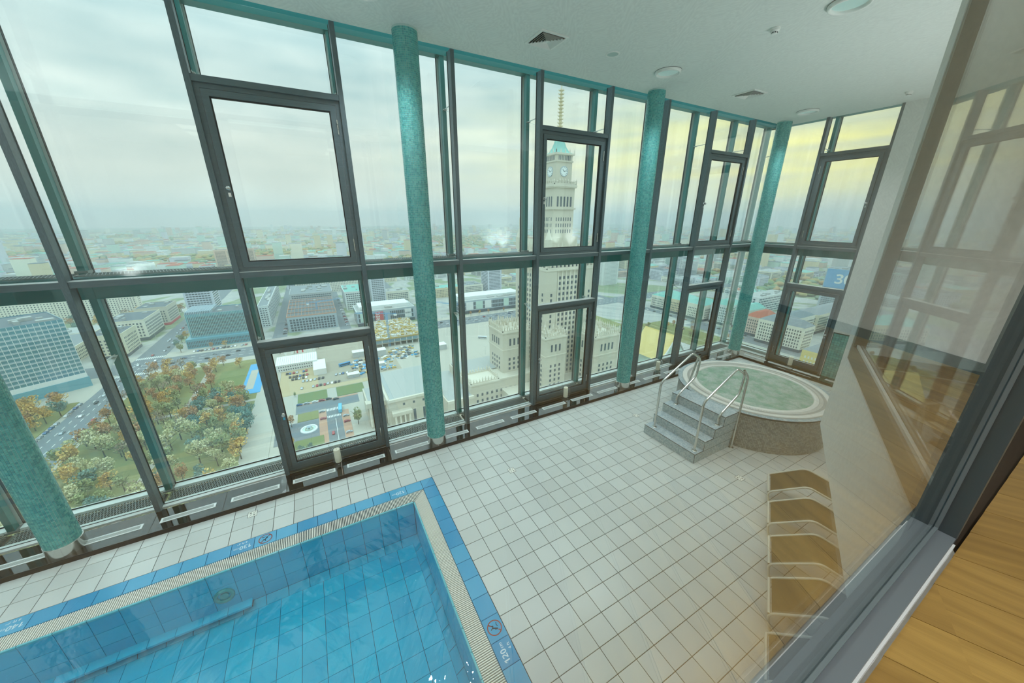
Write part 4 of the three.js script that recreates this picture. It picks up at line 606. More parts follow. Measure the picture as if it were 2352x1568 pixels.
{ // palace with the clock tower
  const b = thing('palace', 'towering stone palace with a clock tower and spire', 'palace', [170, G, -234]);
  const stone = C.stone, wings = mb(), win = mb(), pil = mb(), crown = mb(), cop = mb(), dark = mb(), r = rng(5);
  const faceWin = (x0, x1, z0, z1, y0, y1, o) => { facade(win, (q, a, c, e, f, t) => q.box(x0 + a, x0 + c, y0 + e, y0 + f, z1 - 0.05, z1 + t, 'b'), x1 - x0, y1 - y0, o); facade(win, (q, a, c, e, f, t) => q.box(x0 - t, x0 + 0.05, y0 + e, y0 + f, z0 + a, z0 + c, 'r'), z1 - z0, y1 - y0, o); };
  const pinn = (x, y, z, h, s = 0.8) => { crown.cbox(x, y, z, s, h * 0.45, s).cbox(x, y + h * 0.45, z, s * 1.5, h * 0.08, s * 1.5); crown.add(new THREE.ConeGeometry(s * 0.62, h * 0.5, 5).translate(x, y + h * 0.78, z)); };
  const attic = (x0, x1, z0, z1, y, h, st) => { crown.box(x0 - 0.6, x1 + 0.6, y - 1.2, y, z0 - 0.6, z1 + 0.6); crown.box(x0, x1, y, y + 1.1, z1 - 0.6, z1).box(x0, x1, y, y + 1.1, z0, z0 + 0.6).box(x0, x0 + 0.6, y, y + 1.1, z0, z1).box(x1 - 0.6, x1, y, y + 1.1, z0, z1); for (let x = x0; x <= x1 + 0.01; x += st) { pinn(x, y + 1, z1 - 0.3, h * (0.7 + 0.6 * r())); pinn(x, y + 1, z0 + 0.3, h * (0.7 + 0.6 * r())); } for (let z = z0 + st; z < z1; z += st) { pinn(x0 + 0.3, y + 1, z, h * (0.7 + 0.6 * r())); pinn(x1 - 0.3, y + 1, z, h * (0.7 + 0.6 * r())); } };
  const block = (x0, x1, z0, z1, y0, y1, wo, pit) => { wings.box(x0, x1, y0, y1, z0, z1, 'd'); if (wo) faceWin(x0, x1, z0, z1, y0, y1, wo); if (pit) { for (let x = x0; x <= x1 + 0.01; x += pit) pil.box(x - 0.45, x + 0.45, y0, y1 - 3, z1, z1 + 0.5); for (let z = z0; z <= z1 + 0.01; z += pit) pil.box(x0 - 0.5, x0, y0, y1 - 3, z - 0.45, z + 0.45); } };
  // main shaft, 46 m square, with thicker corners
  const W = { w: 1.7, h: 2.3, dx: 3.8, dy: 4.1, y0: 22, top: 12, m: 2, d: 0.08 };
  block(-21.4, 21.4, -21.4, 21.4, 0, 118, W); for (let i = 0; i <= 6; i++) { const x = -11.4 + i * 3.8; pil.box(x - 0.4, x + 0.4, 0, 112, 21.4, 21.9).box(-21.9, -21.4, 0, 112, x - 0.4, x + 0.4); } for (const [sx, sz] of [[-1, 1], [1, 1], [-1, -1], [1, -1]]) wings.box(sx * 18.2 - 4.8, sx * 18.2 + 4.8, 0, 108, sz * 18.2 - 4.8, sz * 18.2 + 4.8, 'd');
  facade(win, (q, a, c, e, f, t) => { q.box(-23 + a, -23 + c, e, f, 22.95, 23.06, 'b').box(-23.06, -22.95, e, f, 13.4 + a, 13.4 + c, 'r').box(13.4 + a, 13.4 + c, e, f, 22.95, 23.06, 'b').box(-23.06, -22.95, e, f, -23 + a, -23 + c, 'r'); }, 9.6, 104, { ...W, dx: 4.2 });
  facade(win, (q, a, c, e, f) => { q.box(-21.4 + a, -21.4 + c, e, f, 21.3, 21.5, 'b').box(-21.5, -21.3, e, f, -21.4 + a, -21.4 + c, 'r'); }, 42.8, 118, { w: 1.4, h: 3, dx: 3.8, dy: 6, y0: 109, top: 2 });
  attic(-22.8, 22.8, -22.8, 22.8, 108, 3.5, 3.6); attic(-21, 21, -21, 21, 119, 6.5, 3.2); for (const [sx, sz] of [[-1, 1], [1, 1], [-1, -1], [1, -1]]) { crown.cbox(sx * 21, 120, sz * 21, 4, 9, 4).add(new THREE.ConeGeometry(2.6, 8, 6).translate(sx * 21, 133, sz * 21)).cbox(sx * 21, 137, sz * 21, 0.4, 7, 0.4); }
  // upper shaft
  const U = (a, y0, y1) => wings.box(-a, a, y0, y1, -a, a, 'd');
  U(12, 118, 130); U(9.3, 130, 166); wings.box(-10.3, 10.3, 150, 151.2, -10.3, 10.3).box(-10.4, 10.4, 165, 167, -10.4, 10.4); attic(-10, 10, -10, 10, 167, 3.2, 2.5);
  facade(win, (q, a, c, e, f) => q.box(-9.3 + a, -9.3 + c, e, f, 9.2, 9.4, 'b').box(-9.4, -9.2, e, f, -9.3 + a, -9.3 + c, 'r'), 18.6, 166, { w: 1.5, h: 7, dx: 3, dy: 12, y0: 152, top: 3 }); facade(win, (q, a, c, e, f) => q.box(-9.3 + a, -9.3 + c, e, f, 9.2, 9.35, 'b').box(-9.35, -9.2, e, f, -9.3 + a, -9.3 + c, 'r'), 18.6, 149, { w: 0.9, h: 2.6, dx: 2.2, dy: 4.4, y0: 133, top: 1 });
  U(7.2, 166, 188); wings.box(-7.8, 7.8, 182.4, 183.4, -7.8, 7.8).box(-8.4, 8.4, 187, 188.2, -8.4, 8.4); facade(win, (q, a, c, e, f) => q.box(-7.2 + a, -7.2 + c, e, f, 7.1, 7.3, 'b').box(-7.3, -7.1, e, f, -7.2 + a, -7.2 + c, 'r'), 14.4, 188, { w: 0.7, h: 3, dx: 1.4, dy: 6, y0: 183.6, top: 1 }); for (let x = -8; x <= 8; x += 4) { pinn(x, 188, 8, 3.4, 0.5); pinn(-8, 188, x, 3.4, 0.5); }
  cop.add(new THREE.LatheGeometry([[11.2, 188], [7.6, 189.6], [5.4, 192.4], [3.9, 196], [3.2, 199]].map((p) => new THREE.Vector2(...p)), 4, Math.PI / 4)); cop.cbox(0, 199, 0, 4.4, 1, 4.4); crown.cbox(0, 199, 0, 3, 5, 3); for (const s of [-1, 1]) { pinn(s * 1.9, 199, 1.9, 5, 0.5); pinn(s * 1.9, 199, -1.9, 5, 0.5); }
  part(b, 'stone_walls', wings, stone); part(b, 'pilasters', pil, std('#e6dfd0', 0.9), null, 'stuff'); part(b, 'windows', win, C.win, null, 'stuff'); part(b, 'tower_roof', cop, C.copper, 'green copper tower roof');
  const sp = part(b, 'spire', mb().add(lathe([[1.5, 203], [1.1, 206], [0.9, 215], [0.6, 226], [0.25, 231.5], [0, 232]], 10)), C.sand), rings = mb(); for (let y = 204; y < 230; y += 2.2) { rings.add(new THREE.CylinderGeometry(1.7, 1.5, 0.35, 10).translate(0, y, 0)); for (let k = 0; k < 6; k++) rings.add(new THREE.BoxGeometry(0.3, 0.9, 0.3).translate(Math.sin(k * 1.047) * 1.9, y + 0.3, Math.cos(k * 1.047) * 1.9)); } part(sp, 'antennas', rings, C.sand, null, 'stuff');
  for (const [px, pz, ry] of [[0, 7.3, 0], [-7.3, 0, -Math.PI / 2]]) {
    const f = part(b, 'clock_face', new THREE.CylinderGeometry(3.25, 3.25, 0.3, 40).rotateX(Math.PI / 2), std('#e9efef', 0.5), 'round white clock face'); f.position.set(px, 176.2, pz); f.rotation.y = ry; part(f, 'clock_rim', new THREE.TorusGeometry(3.3, 0.28, 8, 40), C.bluegrey);
    const hand = (l, w, a) => { const h = part(f, 'clock_hand', mb().box(-w, w, -0.4, l, 0.16, 0.26), C.win); h.rotation.z = a; }; hand(2.7, 0.13, -1.35); hand(1.8, 0.18, 0.75);
    const tk = mb(); for (let k = 0; k < 12; k++) tk.add(new THREE.BoxGeometry(0.2, 0.75, 0.1).translate(0, 2.6, 0.18), new THREE.Matrix4().makeRotationZ(k * Math.PI / 6)); part(f, 'hour_marks', tk, C.win);
  }
  // side towers and lower wings
  const wg = part(b, 'wings', (() => { const keep = [wings, win]; const v = mb(); for (const [x0, x1, z0, z1, y] of [[-54, -30, -12, 12, 61], [-33, -14, 22, 39, 61], [0, 24, 31, 55, 61], [-85, 0, -26, 21, 28], [-60, 30, 10, 40, 20], [-141, -103, -45, 8, 24], [-104, -84, -30, 24, 21], [-154, -140, -30, -6, 20]]) v.box(x0, x1, 0, y, z0, z1, 'd'); return v; })(), stone);
  const w2 = mb(), towers = [[-54, -30, -12, 12], [-33, -14, 22, 39], [0, 24, 31, 55]];
  for (const [x0, x1, z0, z1] of towers) { const W2 = { w: 1.6, h: 2.1, dx: 4, dy: 3.9, y0: 22, top: 16, m: 2.5, d: 0.1 }, W3 = { w: 1.5, h: 5.5, dx: 3.6, dy: 7, y0: 50, top: 3, m: 4 };
    for (const o of [W2, W3]) { facade(w2, (q, a, c, e, f, t) => q.box(x0 + a, x0 + c, e, f, z1 - 0.05, z1 + t, 'b'), x1 - x0, 61, o); facade(w2, (q, a, c, e, f, t) => q.box(x0 - t, x0 + 0.05, e, f, z0 + a, z0 + c, 'r'), z1 - z0, 61, o); }
    crown.box(x0 - 0.4, x1 + 0.4, 46.5, 47.3, z0 - 0.4, z1 + 0.4); attic(x0, x1, z0, z1, 61.5, 4.6, 2.1); for (let i = 0; i < 14; i++) pinn(mix(x0 + 3, x1 - 3, r()), 61, mix(z0 + 3, z1 - 3, r()), 6 + 4 * r(), 1); }
  attic(-85, -62, 2, 21, 28.5, 3.4, 2.4); crown.box(-85.4, 0.4, 27.4, 28.6, 20.4, 21.4).box(-141.6, -102.6, 22.6, 24.6, 7.2, 8.8).box(-142, -141, 22.6, 24.6, -45, 8).box(-104, -84, 19.6, 21.6, 23, 24.6);
  facade(w2, (q, a, c, e, f) => q.box(-137 + a, -137 + c, e, f, 7.9, 8.15, 'b'), 33, 24, { w: 1.8, h: 9.5, dx: 7, dy: 12, y0: 4, top: 6 }); facade(w2, (q, a, c, e, f) => q.box(-137 + a, -137 + c, e, f, 7.9, 8.15, 'b'), 33, 24, { w: 1.5, h: 1.7, dx: 7, dy: 12, y0: 18.5, top: 1 }); facade(w2, (q, a, c, e, f) => q.box(-85 + a, -85 + c, e, f, 20.9, 21.15, 'b'), 54, 28, { w: 1.5, h: 2.2, dx: 4, dy: 5, y0: 3 });
  part(wg, 'wing_windows', w2, C.win, null, 'stuff'); part(b, 'attic_crown', crown, std('#d6cfbf', 0.9), 'crenellated attics and pinnacles', 'stuff');
  part(b, 'flat_roofs', mb().box(-84, -31, 28.6, 28.9, -25, 1).box(-140, -104, 24.1, 24.3, -44, 7).box(-103, -85, 21.1, 21.3, -29, 23).box(-153, -141, 20.1, 20.3, -29, -7), C.roofPale);
  for (let i = 0; i < 5; i++) part(b, 'portico_column', cyl(0.8, 0.95, 16, 14), std('#ddd6c6', 0.8)).position.set(-152.5 + i * 2.9, 0.5, -3.2); part(b, 'portico_entablature', mb().box(-155, -139, 16.5, 20.2, -8, -2), stone); for (let i = 0; i < 4; i++) part(b, 'portico_column', cyl(0.7, 0.85, 13, 14), std('#ddd6c6', 0.8)).position.set(-138 + i * 3.2, 0.5, 11.5); part(b, 'portico_entablature', mb().box(-140, -126.5, 13.5, 16, 8, 13), stone);
}
{ // building site
  const b = thing('concrete_frame', 'unfinished concrete frame building with yellow shuttering', 'building site', [78, G, -445]);
  part(b, 'slab', mb().box(-32, 26, 9, 10, -48, 38).box(-32, 26, 4.6, 5.2, -48, 38), C.gravel); for (let x = -31; x <= 25; x += 7) for (let z = -46; z <= 37; z += 10.3) part(b, 'pillar', cyl(0.5, 0.5, 9, 10), C.white).position.set(x, 0, z);
  const r = rng(17), sh = mb(), st = mb(); for (let i = 0; i < 150; i++) sh.cbox(-30 + r() * 54, 10, -46 + r() * 82, 0.6 + r() * 5, 0.4 + r() * 1.2, 0.4 + r() * 4); for (let i = 0; i < 150; i++) st.cbox(-31 + r() * 55, 10, -46 + r() * 82, 0.4 + r() * 3, 0.3 + r() * 1.4, 0.3 + r() * 3); part(b, 'shuttering', sh, C.scaff, null, 'stuff'); part(b, 'stacked_parts', st, C.white, null, 'stuff'); part(b, 'edge_net', mb().box(-32.2, -32, 5, 11, -48, 38).box(-32, 26, 9.6, 11, 38, 38.2), C.scaff); part(b, 'glazing', mb().box(-32, 26, 5.2, 9, 36.5, 36.7), C.winPale);
  const lit = mb(), lc = [C.paint, C.scaff, C.bluepaint, C.gravel, C.roofDark].map((m) => [m, mb()]); for (let i = 0; i < 420; i++) { const x = 16 + r() * 70, z = -398 + r() * 60; if ((x > 55 && z > -360) || (x < 58 && z < -378)) continue; lc[Math.floor(r() * 5)][1].cbox(x, G + 0.1, z, 0.5 + r() * 4, 0.4 + r() * 1.6, 0.5 + r() * 3); }
  const heap = thing('site_material', 'scattered building material and planks on the sandy site', 'rubble'); heap.userData.kind = 'stuff'; lc.forEach(([m, g]) => part(heap, 'pile', g, m, null, 'stuff'));
  const cab = (x, z, w, d, h, label) => { const o = thing('site_cabin', label, 'cabin', [x, G, z], 0, 'site cabins'); part(o, 'walls', mb().box(-w / 2, w / 2, 0, h, -d / 2, d / 2), C.grey); part(o, 'roof', mb().box(-w / 2 - 0.2, w / 2 + 0.2, h, h + 0.4, -d / 2 - 0.2, d / 2 + 0.2), C.paint); part(o, 'door', mb().box(-0.6, 0.6, 0, 2.2, d / 2, d / 2 + 0.08), C.bluegrey); };
  for (const [x, z, w, d, h] of [[48, -384, 10, 9, 7], [26, -392, 12, 8, 6], [106, -372, 24, 10, 6], [40, -352, 12, 6, 4], [15, -338, 10, 6, 3.4], [182, -368, 9, 9, 5]]) cab(x, z, w, d, h, 'white roofed site cabin on the sandy building site');
  const hall = thing('site_hall', 'long white site hall with a ribbed roof behind the parked cars', 'hall', [-31, G, -394]); part(hall, 'walls', mb().box(-19, 17, 0, 7, -14, 12), C.white); const ribs = mb(); for (let x = -19; x < 17; x += 1.8) ribs.box(x, x + 1.6, 7, 7.5, -14, 12.2); part(hall, 'roof_sheets', ribs, C.paint, null, 'stuff'); const hw = mb(); for (let x = -17; x < 15; x += 2) for (const y of [1.6, 4.6]) hw.box(x, x + 0.9, y, y + 1.1, 12, 12.1); part(hall, 'windows', hw, C.win, null, 'stuff'); part(hall, 'annexe', mb().box(13, 24, 0, 6, 8, 36), C.paint);
  const crane = (x, z, h, ry, label) => { const o = thing('tower_crane', label, 'crane', [x, G, z], ry), g = mb(), j = mb(); for (const [a, c] of [[-1, -1], [1, -1], [-1, 1], [1, 1]]) g.cbox(a * 0.8, 0, c * 0.8, 0.25, h, 0.25); for (let y = 0; y < h; y += 2) g.box(-0.9, 0.9, y, y + 0.2, 0.7, 0.9).box(0.7, 0.9, y, y + 0.2, -0.9, 0.9).box(-0.9, -0.7, y, y + 0.2, -0.9, 0.9); part(o, 'mast', g, C.bluepaint); j.box(-12, 36, h, h + 0.25, -0.7, -0.5).box(-12, 36, h, h + 0.25, 0.5, 0.7).box(-6, 34, h + 1.6, h + 1.8, -0.1, 0.1); for (let x = -11; x < 35; x += 2) j.box(x, x + 0.15, h, h + 1.7, -0.1, 0.1).box(x, x + 0.15, h, h + 0.2, -0.7, 0.7); part(o, 'jib', j, C.bluepaint); part(o, 'counterweight', mb().box(-12, -9, h - 2, h, -1, 1), C.paint); };
  crane(62, -408, 40, 2.6, 'blue tower crane over the concrete frame'); crane(150, -420, 38, 2.2, 'blue tower crane near the coach square'); crane(-8, -560, 30, 0.3, 'blue tower crane rising from the steel frame');
  const fl = mb(); for (const [x, m] of [[-44, 0], [-38, 0], [-33, 1], [-28, 1], [-23, 0], [-18, 0]]) { const o = thing('flag_pole', m ? 'tall pole with a red flag behind the site hall' : 'tall pole with a white flag behind the site hall', 'flag', [x, G, -420], 0, 'flags behind the site hall'); part(o, 'pole', cyl(0.12, 0.16, 11, 8), C.paint); part(o, 'flag', mb().box(0.1, 1.6, 5, 10.6, -0.05, 0.05), m ? C.redpaint : C.paint); }
  const f = thing('fountain', 'round stone fountain in the palace square', 'fountain', [-23, G, -257]); part(f, 'outer_ring', lathe([[4.3, 0.2], [4.3, 0.9], [5.4, 0.9], [5.6, 0.2]], 48), C.white); part(f, 'basin_floor', new THREE.CylinderGeometry(4.3, 4.3, 0.2, 40).translate(0, 0.3, 0), C.mint); part(f, 'inner_ring', lathe([[2.3, 0.3], [2.3, 0.8], [2.7, 0.8], [2.7, 0.3]], 40), C.paving); part(f, 'bowl', lathe([[0, 0.4], [0.5, 0.4], [0.3, 1.6], [1.6, 2.2], [1.5, 2.3], [0, 1.9]], 24), C.bluegrey);
  const st2 = thing('stadium', 'pale distant stadium with a crown of masts', 'stadium', [220, G, -3980]); part(st2, 'bowl', lathe([[88, 0], [100, 0], [112, 26], [118, 30], [90, 27]], 48), C.paint); const ms = mb(); for (let k = 0; k < 40; k++) ms.cbox(Math.sin(k * 0.157) * 116, 28, Math.cos(k * 0.157) * 116, 2, 16, 2); part(st2, 'masts', ms, C.paint, null, 'stuff');
  const ob = thing('obelisk', 'pale stone obelisk beside the palace', 'obelisk', [245, G, -232]); part(ob, 'plinth', mb().cbox(0, 0, 0, 4, 3, 4), C.white); part(ob, 'shaft', new THREE.CylinderGeometry(0.7, 1.4, 26, 4).translate(0, 16, 0), C.white);
}
// ---------- cars, buses, street lamps ----------
{
  const tones = { white: '#e6e8e8', silver: '#aab2b8', black: '#23272b', blue: '#3a5f8a', red: '#a0303a' };
  const bodyG = (() => { const s = new THREE.Shape([[-2.15, 0.3], [2.15, 0.3], [2.2, 0.7], [1.95, 0.85], [1.1, 0.95], [0.5, 1.42], [-1.2, 1.45], [-1.95, 1.0], [-2.2, 0.85]].map((p) => new THREE.Vector2(...p))); return new THREE.ExtrudeGeometry(s, { depth: 1.6, bevelEnabled: true, bevelSize: 0.06, bevelThickness: 0.08, bevelSegments: 1 }).translate(0, 0, -0.8); })();
  const glassG = mb().quad([0.52, 1.36, 0.72], [1.02, 1.0, 0.78], [1.02, 1.0, -0.78], [0.52, 1.36, -0.72]).quad([-1.85, 1.03, 0.75], [-1.25, 1.42, 0.7], [-1.25, 1.42, -0.7], [-1.85, 1.03, -0.75]).quad([-1.6, 0.98, 0.895], [0.85, 0.98, 0.895], [0.45, 1.36, 0.885], [-1.15, 1.38, 0.885]).quad([0.85, 0.98, -0.895], [-1.6, 0.98, -0.895], [-1.15, 1.38, -0.885], [0.45, 1.36, -0.885]).geo().translate(0, 0.03, 0), wheelG = new THREE.CylinderGeometry(0.32, 0.32, 0.22, 14).rotateX(Math.PI / 2), tyre = std('#1b1c1d', 0.9);
  const protos = {};
  for (const k in tones) { const o = new THREE.Group(); o.name = 'car'; tag(o, k + ' car parked or driving on the streets below', 'car', k + ' cars in the streets'); part(o, 'body', bodyG, phy(tones[k], 0.25, { metalness: 0.2, clearcoat: 0.6 })); part(o, 'windows', glassG, C.win); for (const [x, z] of [[1.35, 0.8], [1.35, -0.8], [-1.35, 0.8], [-1.35, -0.8]]) part(o, 'wheel', wheelG, tyre).position.set(x, 0.32, z); protos[k] = o; }
  const r = rng(31), keys = ['white', 'silver', 'silver', 'black', 'black', 'white', 'blue', 'red', 'silver', 'black'];
  let place = ''; const car = (x, z, ry, k) => { k = k || keys[Math.floor(r() * keys.length)]; const c = protos[k].clone(); c.userData = { ...c.userData, label: k + ' car ' + place, group: k + ' cars ' + place }; c.name = numbered('car'); c.position.set(x, G + 0.15, z); c.rotation.y = ry; scene.add(c); };
  const rowX = (x0, x1, z, st, ry) => { for (let x = x0; x <= x1; x += st) if (r() < 0.86) car(x + (r() - 0.5) * 0.5, z + (r() - 0.5), ry + (r() - 0.5) * 0.1); };
  place = 'in the parking yard in front of the site hall'; rowX(-41, -22, -374, 2.8, 1.5); rowX(-38, -22, -364, 2.8, 1.5); rowX(-36, -22, -357, 2.9, 1.5); place = 'in the middle rows of the sandy parking yard'; rowX(-27, -5, -348, 3.2, 1.4); rowX(1, 12, -350, 3.1, 1.4); place = 'along the fence behind the clipped lawns'; rowX(-28, 3, -332, 3.0, 1.5);
  place = 'on the palace drive by the fountain'; for (const x of [-29.5, -24.4, -18.5, -13.4, -8.3]) car(x, -299.2, 0); car(-3, -296.5, 0.1, 'black'); for (const [x, z] of [[-14, -279], [-13.5, -267], [2, -264], [2, -255], [2, -239]]) car(x, z, 0.05); car(-8, -243, 1.57, 'red');
  place = 'parked under the glass tower trees'; for (let z = -385; z < -265; z += 6.5) if (r() < 0.8) car(-185, z, 1.57); place = 'driving on the avenue'; for (let z = -480; z < -230; z += 24) { car(-175, z + r() * 12, 1.57); car(-164, z + r() * 14, 1.57); } for (let z = -700; z < -500; z += 13) car(-172 + (r() < 0.5 ? 0 : 7), z + r() * 8, 1.57);
  place = 'parked in front of the teal office'; rowX(-135, -85, -495, 3.4, 1.4); place = 'driving on the boulevard'; for (let x = -150; x < 330; x += 24) { car(x + r() * 16, -474, 0); car(x + r() * 16, -462, 0); } place = 'parked in the side streets around the steel frame'; for (let z = -740; z < -520; z += 4.2) { if (r() < 0.8) car(-49, z, 0.2); if (r() < 0.7) car(27, z, 0.2); }
  place = 'parked by the coach square'; rowX(128, 142, -303, 2.9, 1.2); for (let z = -300; z < -262; z += 3) if (r() < 0.85) car(106, z, 0.1); place = 'in front of the tenements'; for (let z = -420; z < -220; z += 11) car(471 + r() * 4, z + r() * 6, 1.57);
  const bus = (x, z, ry, label, m) => { const o = thing('coach', label, 'bus', [x, G + 0.15, z], ry); part(o, 'body', new RoundedBoxGeometry(11, 2.9, 2.5, 2, 0.25).translate(0, 1.85, 0), m); part(o, 'windows', mb().box(-5.2, 5.2, 1.6, 2.7, 1.24, 1.28).box(-5.2, 5.2, 1.6, 2.7, -1.28, -1.24), C.win); for (const x of [-3.6, 3.6]) for (const z of [-1.1, 1.1]) part(o, 'wheel', new THREE.CylinderGeometry(0.5, 0.5, 0.3, 16).rotateX(Math.PI / 2), tyre).position.set(x, 0.5, z); };
  bus(-1, -276, 1.5, 'pale blue coach at the kerb of the palace drive', phy('#5fb6d6', 0.3)); bus(170, -382, -0.6, 'white coach on the coach square', phy('#dfe6ea', 0.3)); bus(262, -478, 0, 'white city bus in front of the banner store', phy('#e4e4e0', 0.3)); bus(10, -371, 0.3, 'blue lorry trailer by the site fence', phy('#3f8ec2', 0.4));
  const lamp = new THREE.Group(); lamp.name = 'street_lamp'; tag(lamp, 'slim grey street lamp beside the streets below', 'street lamp', 'street lamps'); part(lamp, 'pole', cyl(0.09, 0.16, 10, 8), C.grey); part(lamp, 'arm', mb().box(-1.6, 1.6, 9.9, 10.05, -0.06, 0.06), C.grey); part(lamp, 'lamp_head', mb().box(-2, -1.2, 9.75, 9.95, -0.15, 0.15).box(1.2, 2, 9.75, 9.95, -0.15, 0.15), C.grey);
  for (const [x, z] of [[-155, -440], [-155, -475], [-187, -450], [-187, -520], [-187, -570], [-120, -490], [-90, -446], [-60, -490], [160, -448], [205, -448], [250, -448], [300, -448], [150, -330], [170, -300]]) { const c = lamp.clone(); c.name = numbered('street_lamp'); c.position.set(x, G, z); scene.add(c); }
}
// ---------- trees ----------
{
  const kinds = [['golden', ['#cfa855', '#c29b52', '#dab96c'], 0.9, 'golden autumn tree in the park below'], ['olive', ['#9a9f6a', '#8c9460', '#a9ae7a'], 1.1, 'olive green bushy tree in the park below'], ['russet', ['#b98d5c', '#ab8050', '#c69d70'], 0.75, 'russet thinning tree in the park below'], ['bluegreen', ['#729489', '#698a80', '#7f9f94'], 1.0, 'dark blue green tree in the park below'], ['pale', ['#c3be8e', '#b6b381', '#cfc99f'], 1.1, 'pale yellow green tree in the park below'], ['bare', ['#9b8a72', '#8f7f68'], 0.22, 'nearly bare grey brown tree in the park below']];
  const protos = kinds.map(([k, cols, dens, label], q) => {
    const r = rng(100 + q), o = new THREE.Group(); o.name = 'park_tree'; tag(o, label, 'tree', k + ' trees in the park');
    const tr = mb().add(cyl(0.18, 0.36, 7, 7)); for (let i = 0; i < 9; i++) { const a = i * 2.4, l = 2.6 + r() * 2; tr.add(tube([[0, 4 + i * 0.45, 0], [Math.sin(a) * l * 0.5, 5.4 + i * 0.6, Math.cos(a) * l * 0.5], [Math.sin(a) * l, 7.2 + i * 0.62, Math.cos(a) * l]], 0.09, 6, 4)); } part(o, 'trunk', tr, C.trunk);
    const gs = cols.map(() => mb()), blobs = []; for (let i = 0; i < 9; i++) { const a = r() * 6.28, e = Math.sqrt(r()) * 3.1; blobs.push([Math.sin(a) * e, 6.2 + r() * 5.2, Math.cos(a) * e, 1.5 + r() * 1.3]); }
    const n = Math.floor(620 * dens);
    for (let i = 0; i < n; i++) { const [bx, by, bz, br] = blobs[i % 9], u = r() * 2 - 1, a = r() * 6.283, s = Math.sqrt(1 - u * u), rr = br * (0.72 + 0.34 * r()), c = V3(bx + s * Math.cos(a) * rr, by + u * rr * 0.85, bz + s * Math.sin(a) * rr), t = 0.26 + r() * 0.26; const e1 = V3(r() - 0.5, r() - 0.5, r() - 0.5).normalize(), e2 = V3(r() - 0.5, r() - 0.5, r() - 0.5).cross(e1).normalize(); const P4 = [[-1, -0.6], [1, -0.7], [0.8, 0.7], [-0.9, 0.8]].map(([x, y]) => c.clone().addScaledVector(e1, x * t).addScaledVector(e2, y * t).toArray()); gs[i % cols.length].quad(...P4); }
    part(o, 'foliage', mergeGeometries(gs.map((g) => g.geo()), true), cols.map((c) => std(c, 0.9)), null, 'stuff'); return o;
  });
  const r = rng(55), placed = [], at2 = { v: '' }, plant = (x, z, k, s) => { const c = protos[k].clone(); c.userData = { ...c.userData, label: c.userData.label.replace('in the park below', at2.v), group: c.userData.group.replace('in the park', at2.v) }; c.name = numbered('park_tree'); c.position.set(x, G, z); c.rotation.y = r() * 6.28; c.scale.setScalar(s); c.scale.y = s * (0.9 + r() * 0.25); scene.add(c); placed.push([x, z]); };
  const wood = (n, x0, x1, z0, z1, gap, pick, s0, s1) => { for (let i = 0, t = 0; i < n && t < n * 30; t++) { const x = mix(x0, x1, r()), z = mix(z0, z1, r()); if (Math.abs(x + 108) < 3.5 || Math.abs(z + 328) < 3 || placed.some((p) => Math.hypot(p[0] - x, p[1] - z) < gap) || !inView(x, G + 6, z)) continue; plant(x, z, pick(), mix(s0, s1, r())); i++; } };
  const any = (w) => () => { let t = r() * w.reduce((a, b) => a + b); for (let i = 0; i < w.length; i++) if ((t -= w[i]) < 0) return i; return 0; };
  at2.v = 'in the near end of the park'; wood(88, -156, -60, -300, -190, 7.6, any([3, 4, 2, 2, 5, 1]), 0.85, 1.25); at2.v = 'beside the park path'; wood(44, -154, -66, -345, -300, 7.5, any([5, 3, 4, 1, 2, 3]), 0.8, 1.15); at2.v = 'in the park corner by the boulevard'; wood(40, -152, -98, -432, -345, 8, any([4, 2, 4, 0, 1, 3]), 0.8, 1.1); at2.v = 'below the glass tower'; wood(46, -290, -188, -390, -210, 7.8, any([5, 3, 3, 2, 1, 1]), 0.85, 1.2);
  at2.v = 'standing along the streets'; for (const [x, z, k, s] of [[-65, -425, 2, 1], [-83, -415, 0, 0.9], [-34, -266, 2, 0.7], [-33, -233, 0, 0.75], [-27, -226, 3, 0.5], [-22, -228, 3, 0.45], [9, -247, 1, 0.9], [-148, -500, 1, 0.8], [-156, -520, 3, 0.8], [-156, -540, 1, 0.8], [-156, -560, 0, 0.8], [-120, -500, 2, 0.6], [-108, -500, 0, 0.6], [-50, -440, 0, 0.9], [-36, -436, 0, 0.8], [-12, -440, 2, 0.8], [200, -492, 2, 0.5], [215, -492, 0, 0.5], [230, -492, 2, 0.5], [258, -492, 2, 0.5], [-33, -318, 1, 0.3]]) plant(x, z, k, s);
  at2.v = 'behind the cream blocks'; wood(18, -250, -195, -740, -706, 9, any([4, 1, 4, 0, 0, 1]), 0.9, 1.2); wood(14, -330, -250, -740, -630, 10, any([4, 2, 3, 1, 0, 1]), 0.9, 1.2); at2.v = 'on the lawn islands'; wood(14, 380, 450, -330, -200, 9, any([1, 1, 5, 0, 0, 3]), 0.6, 0.9);
}
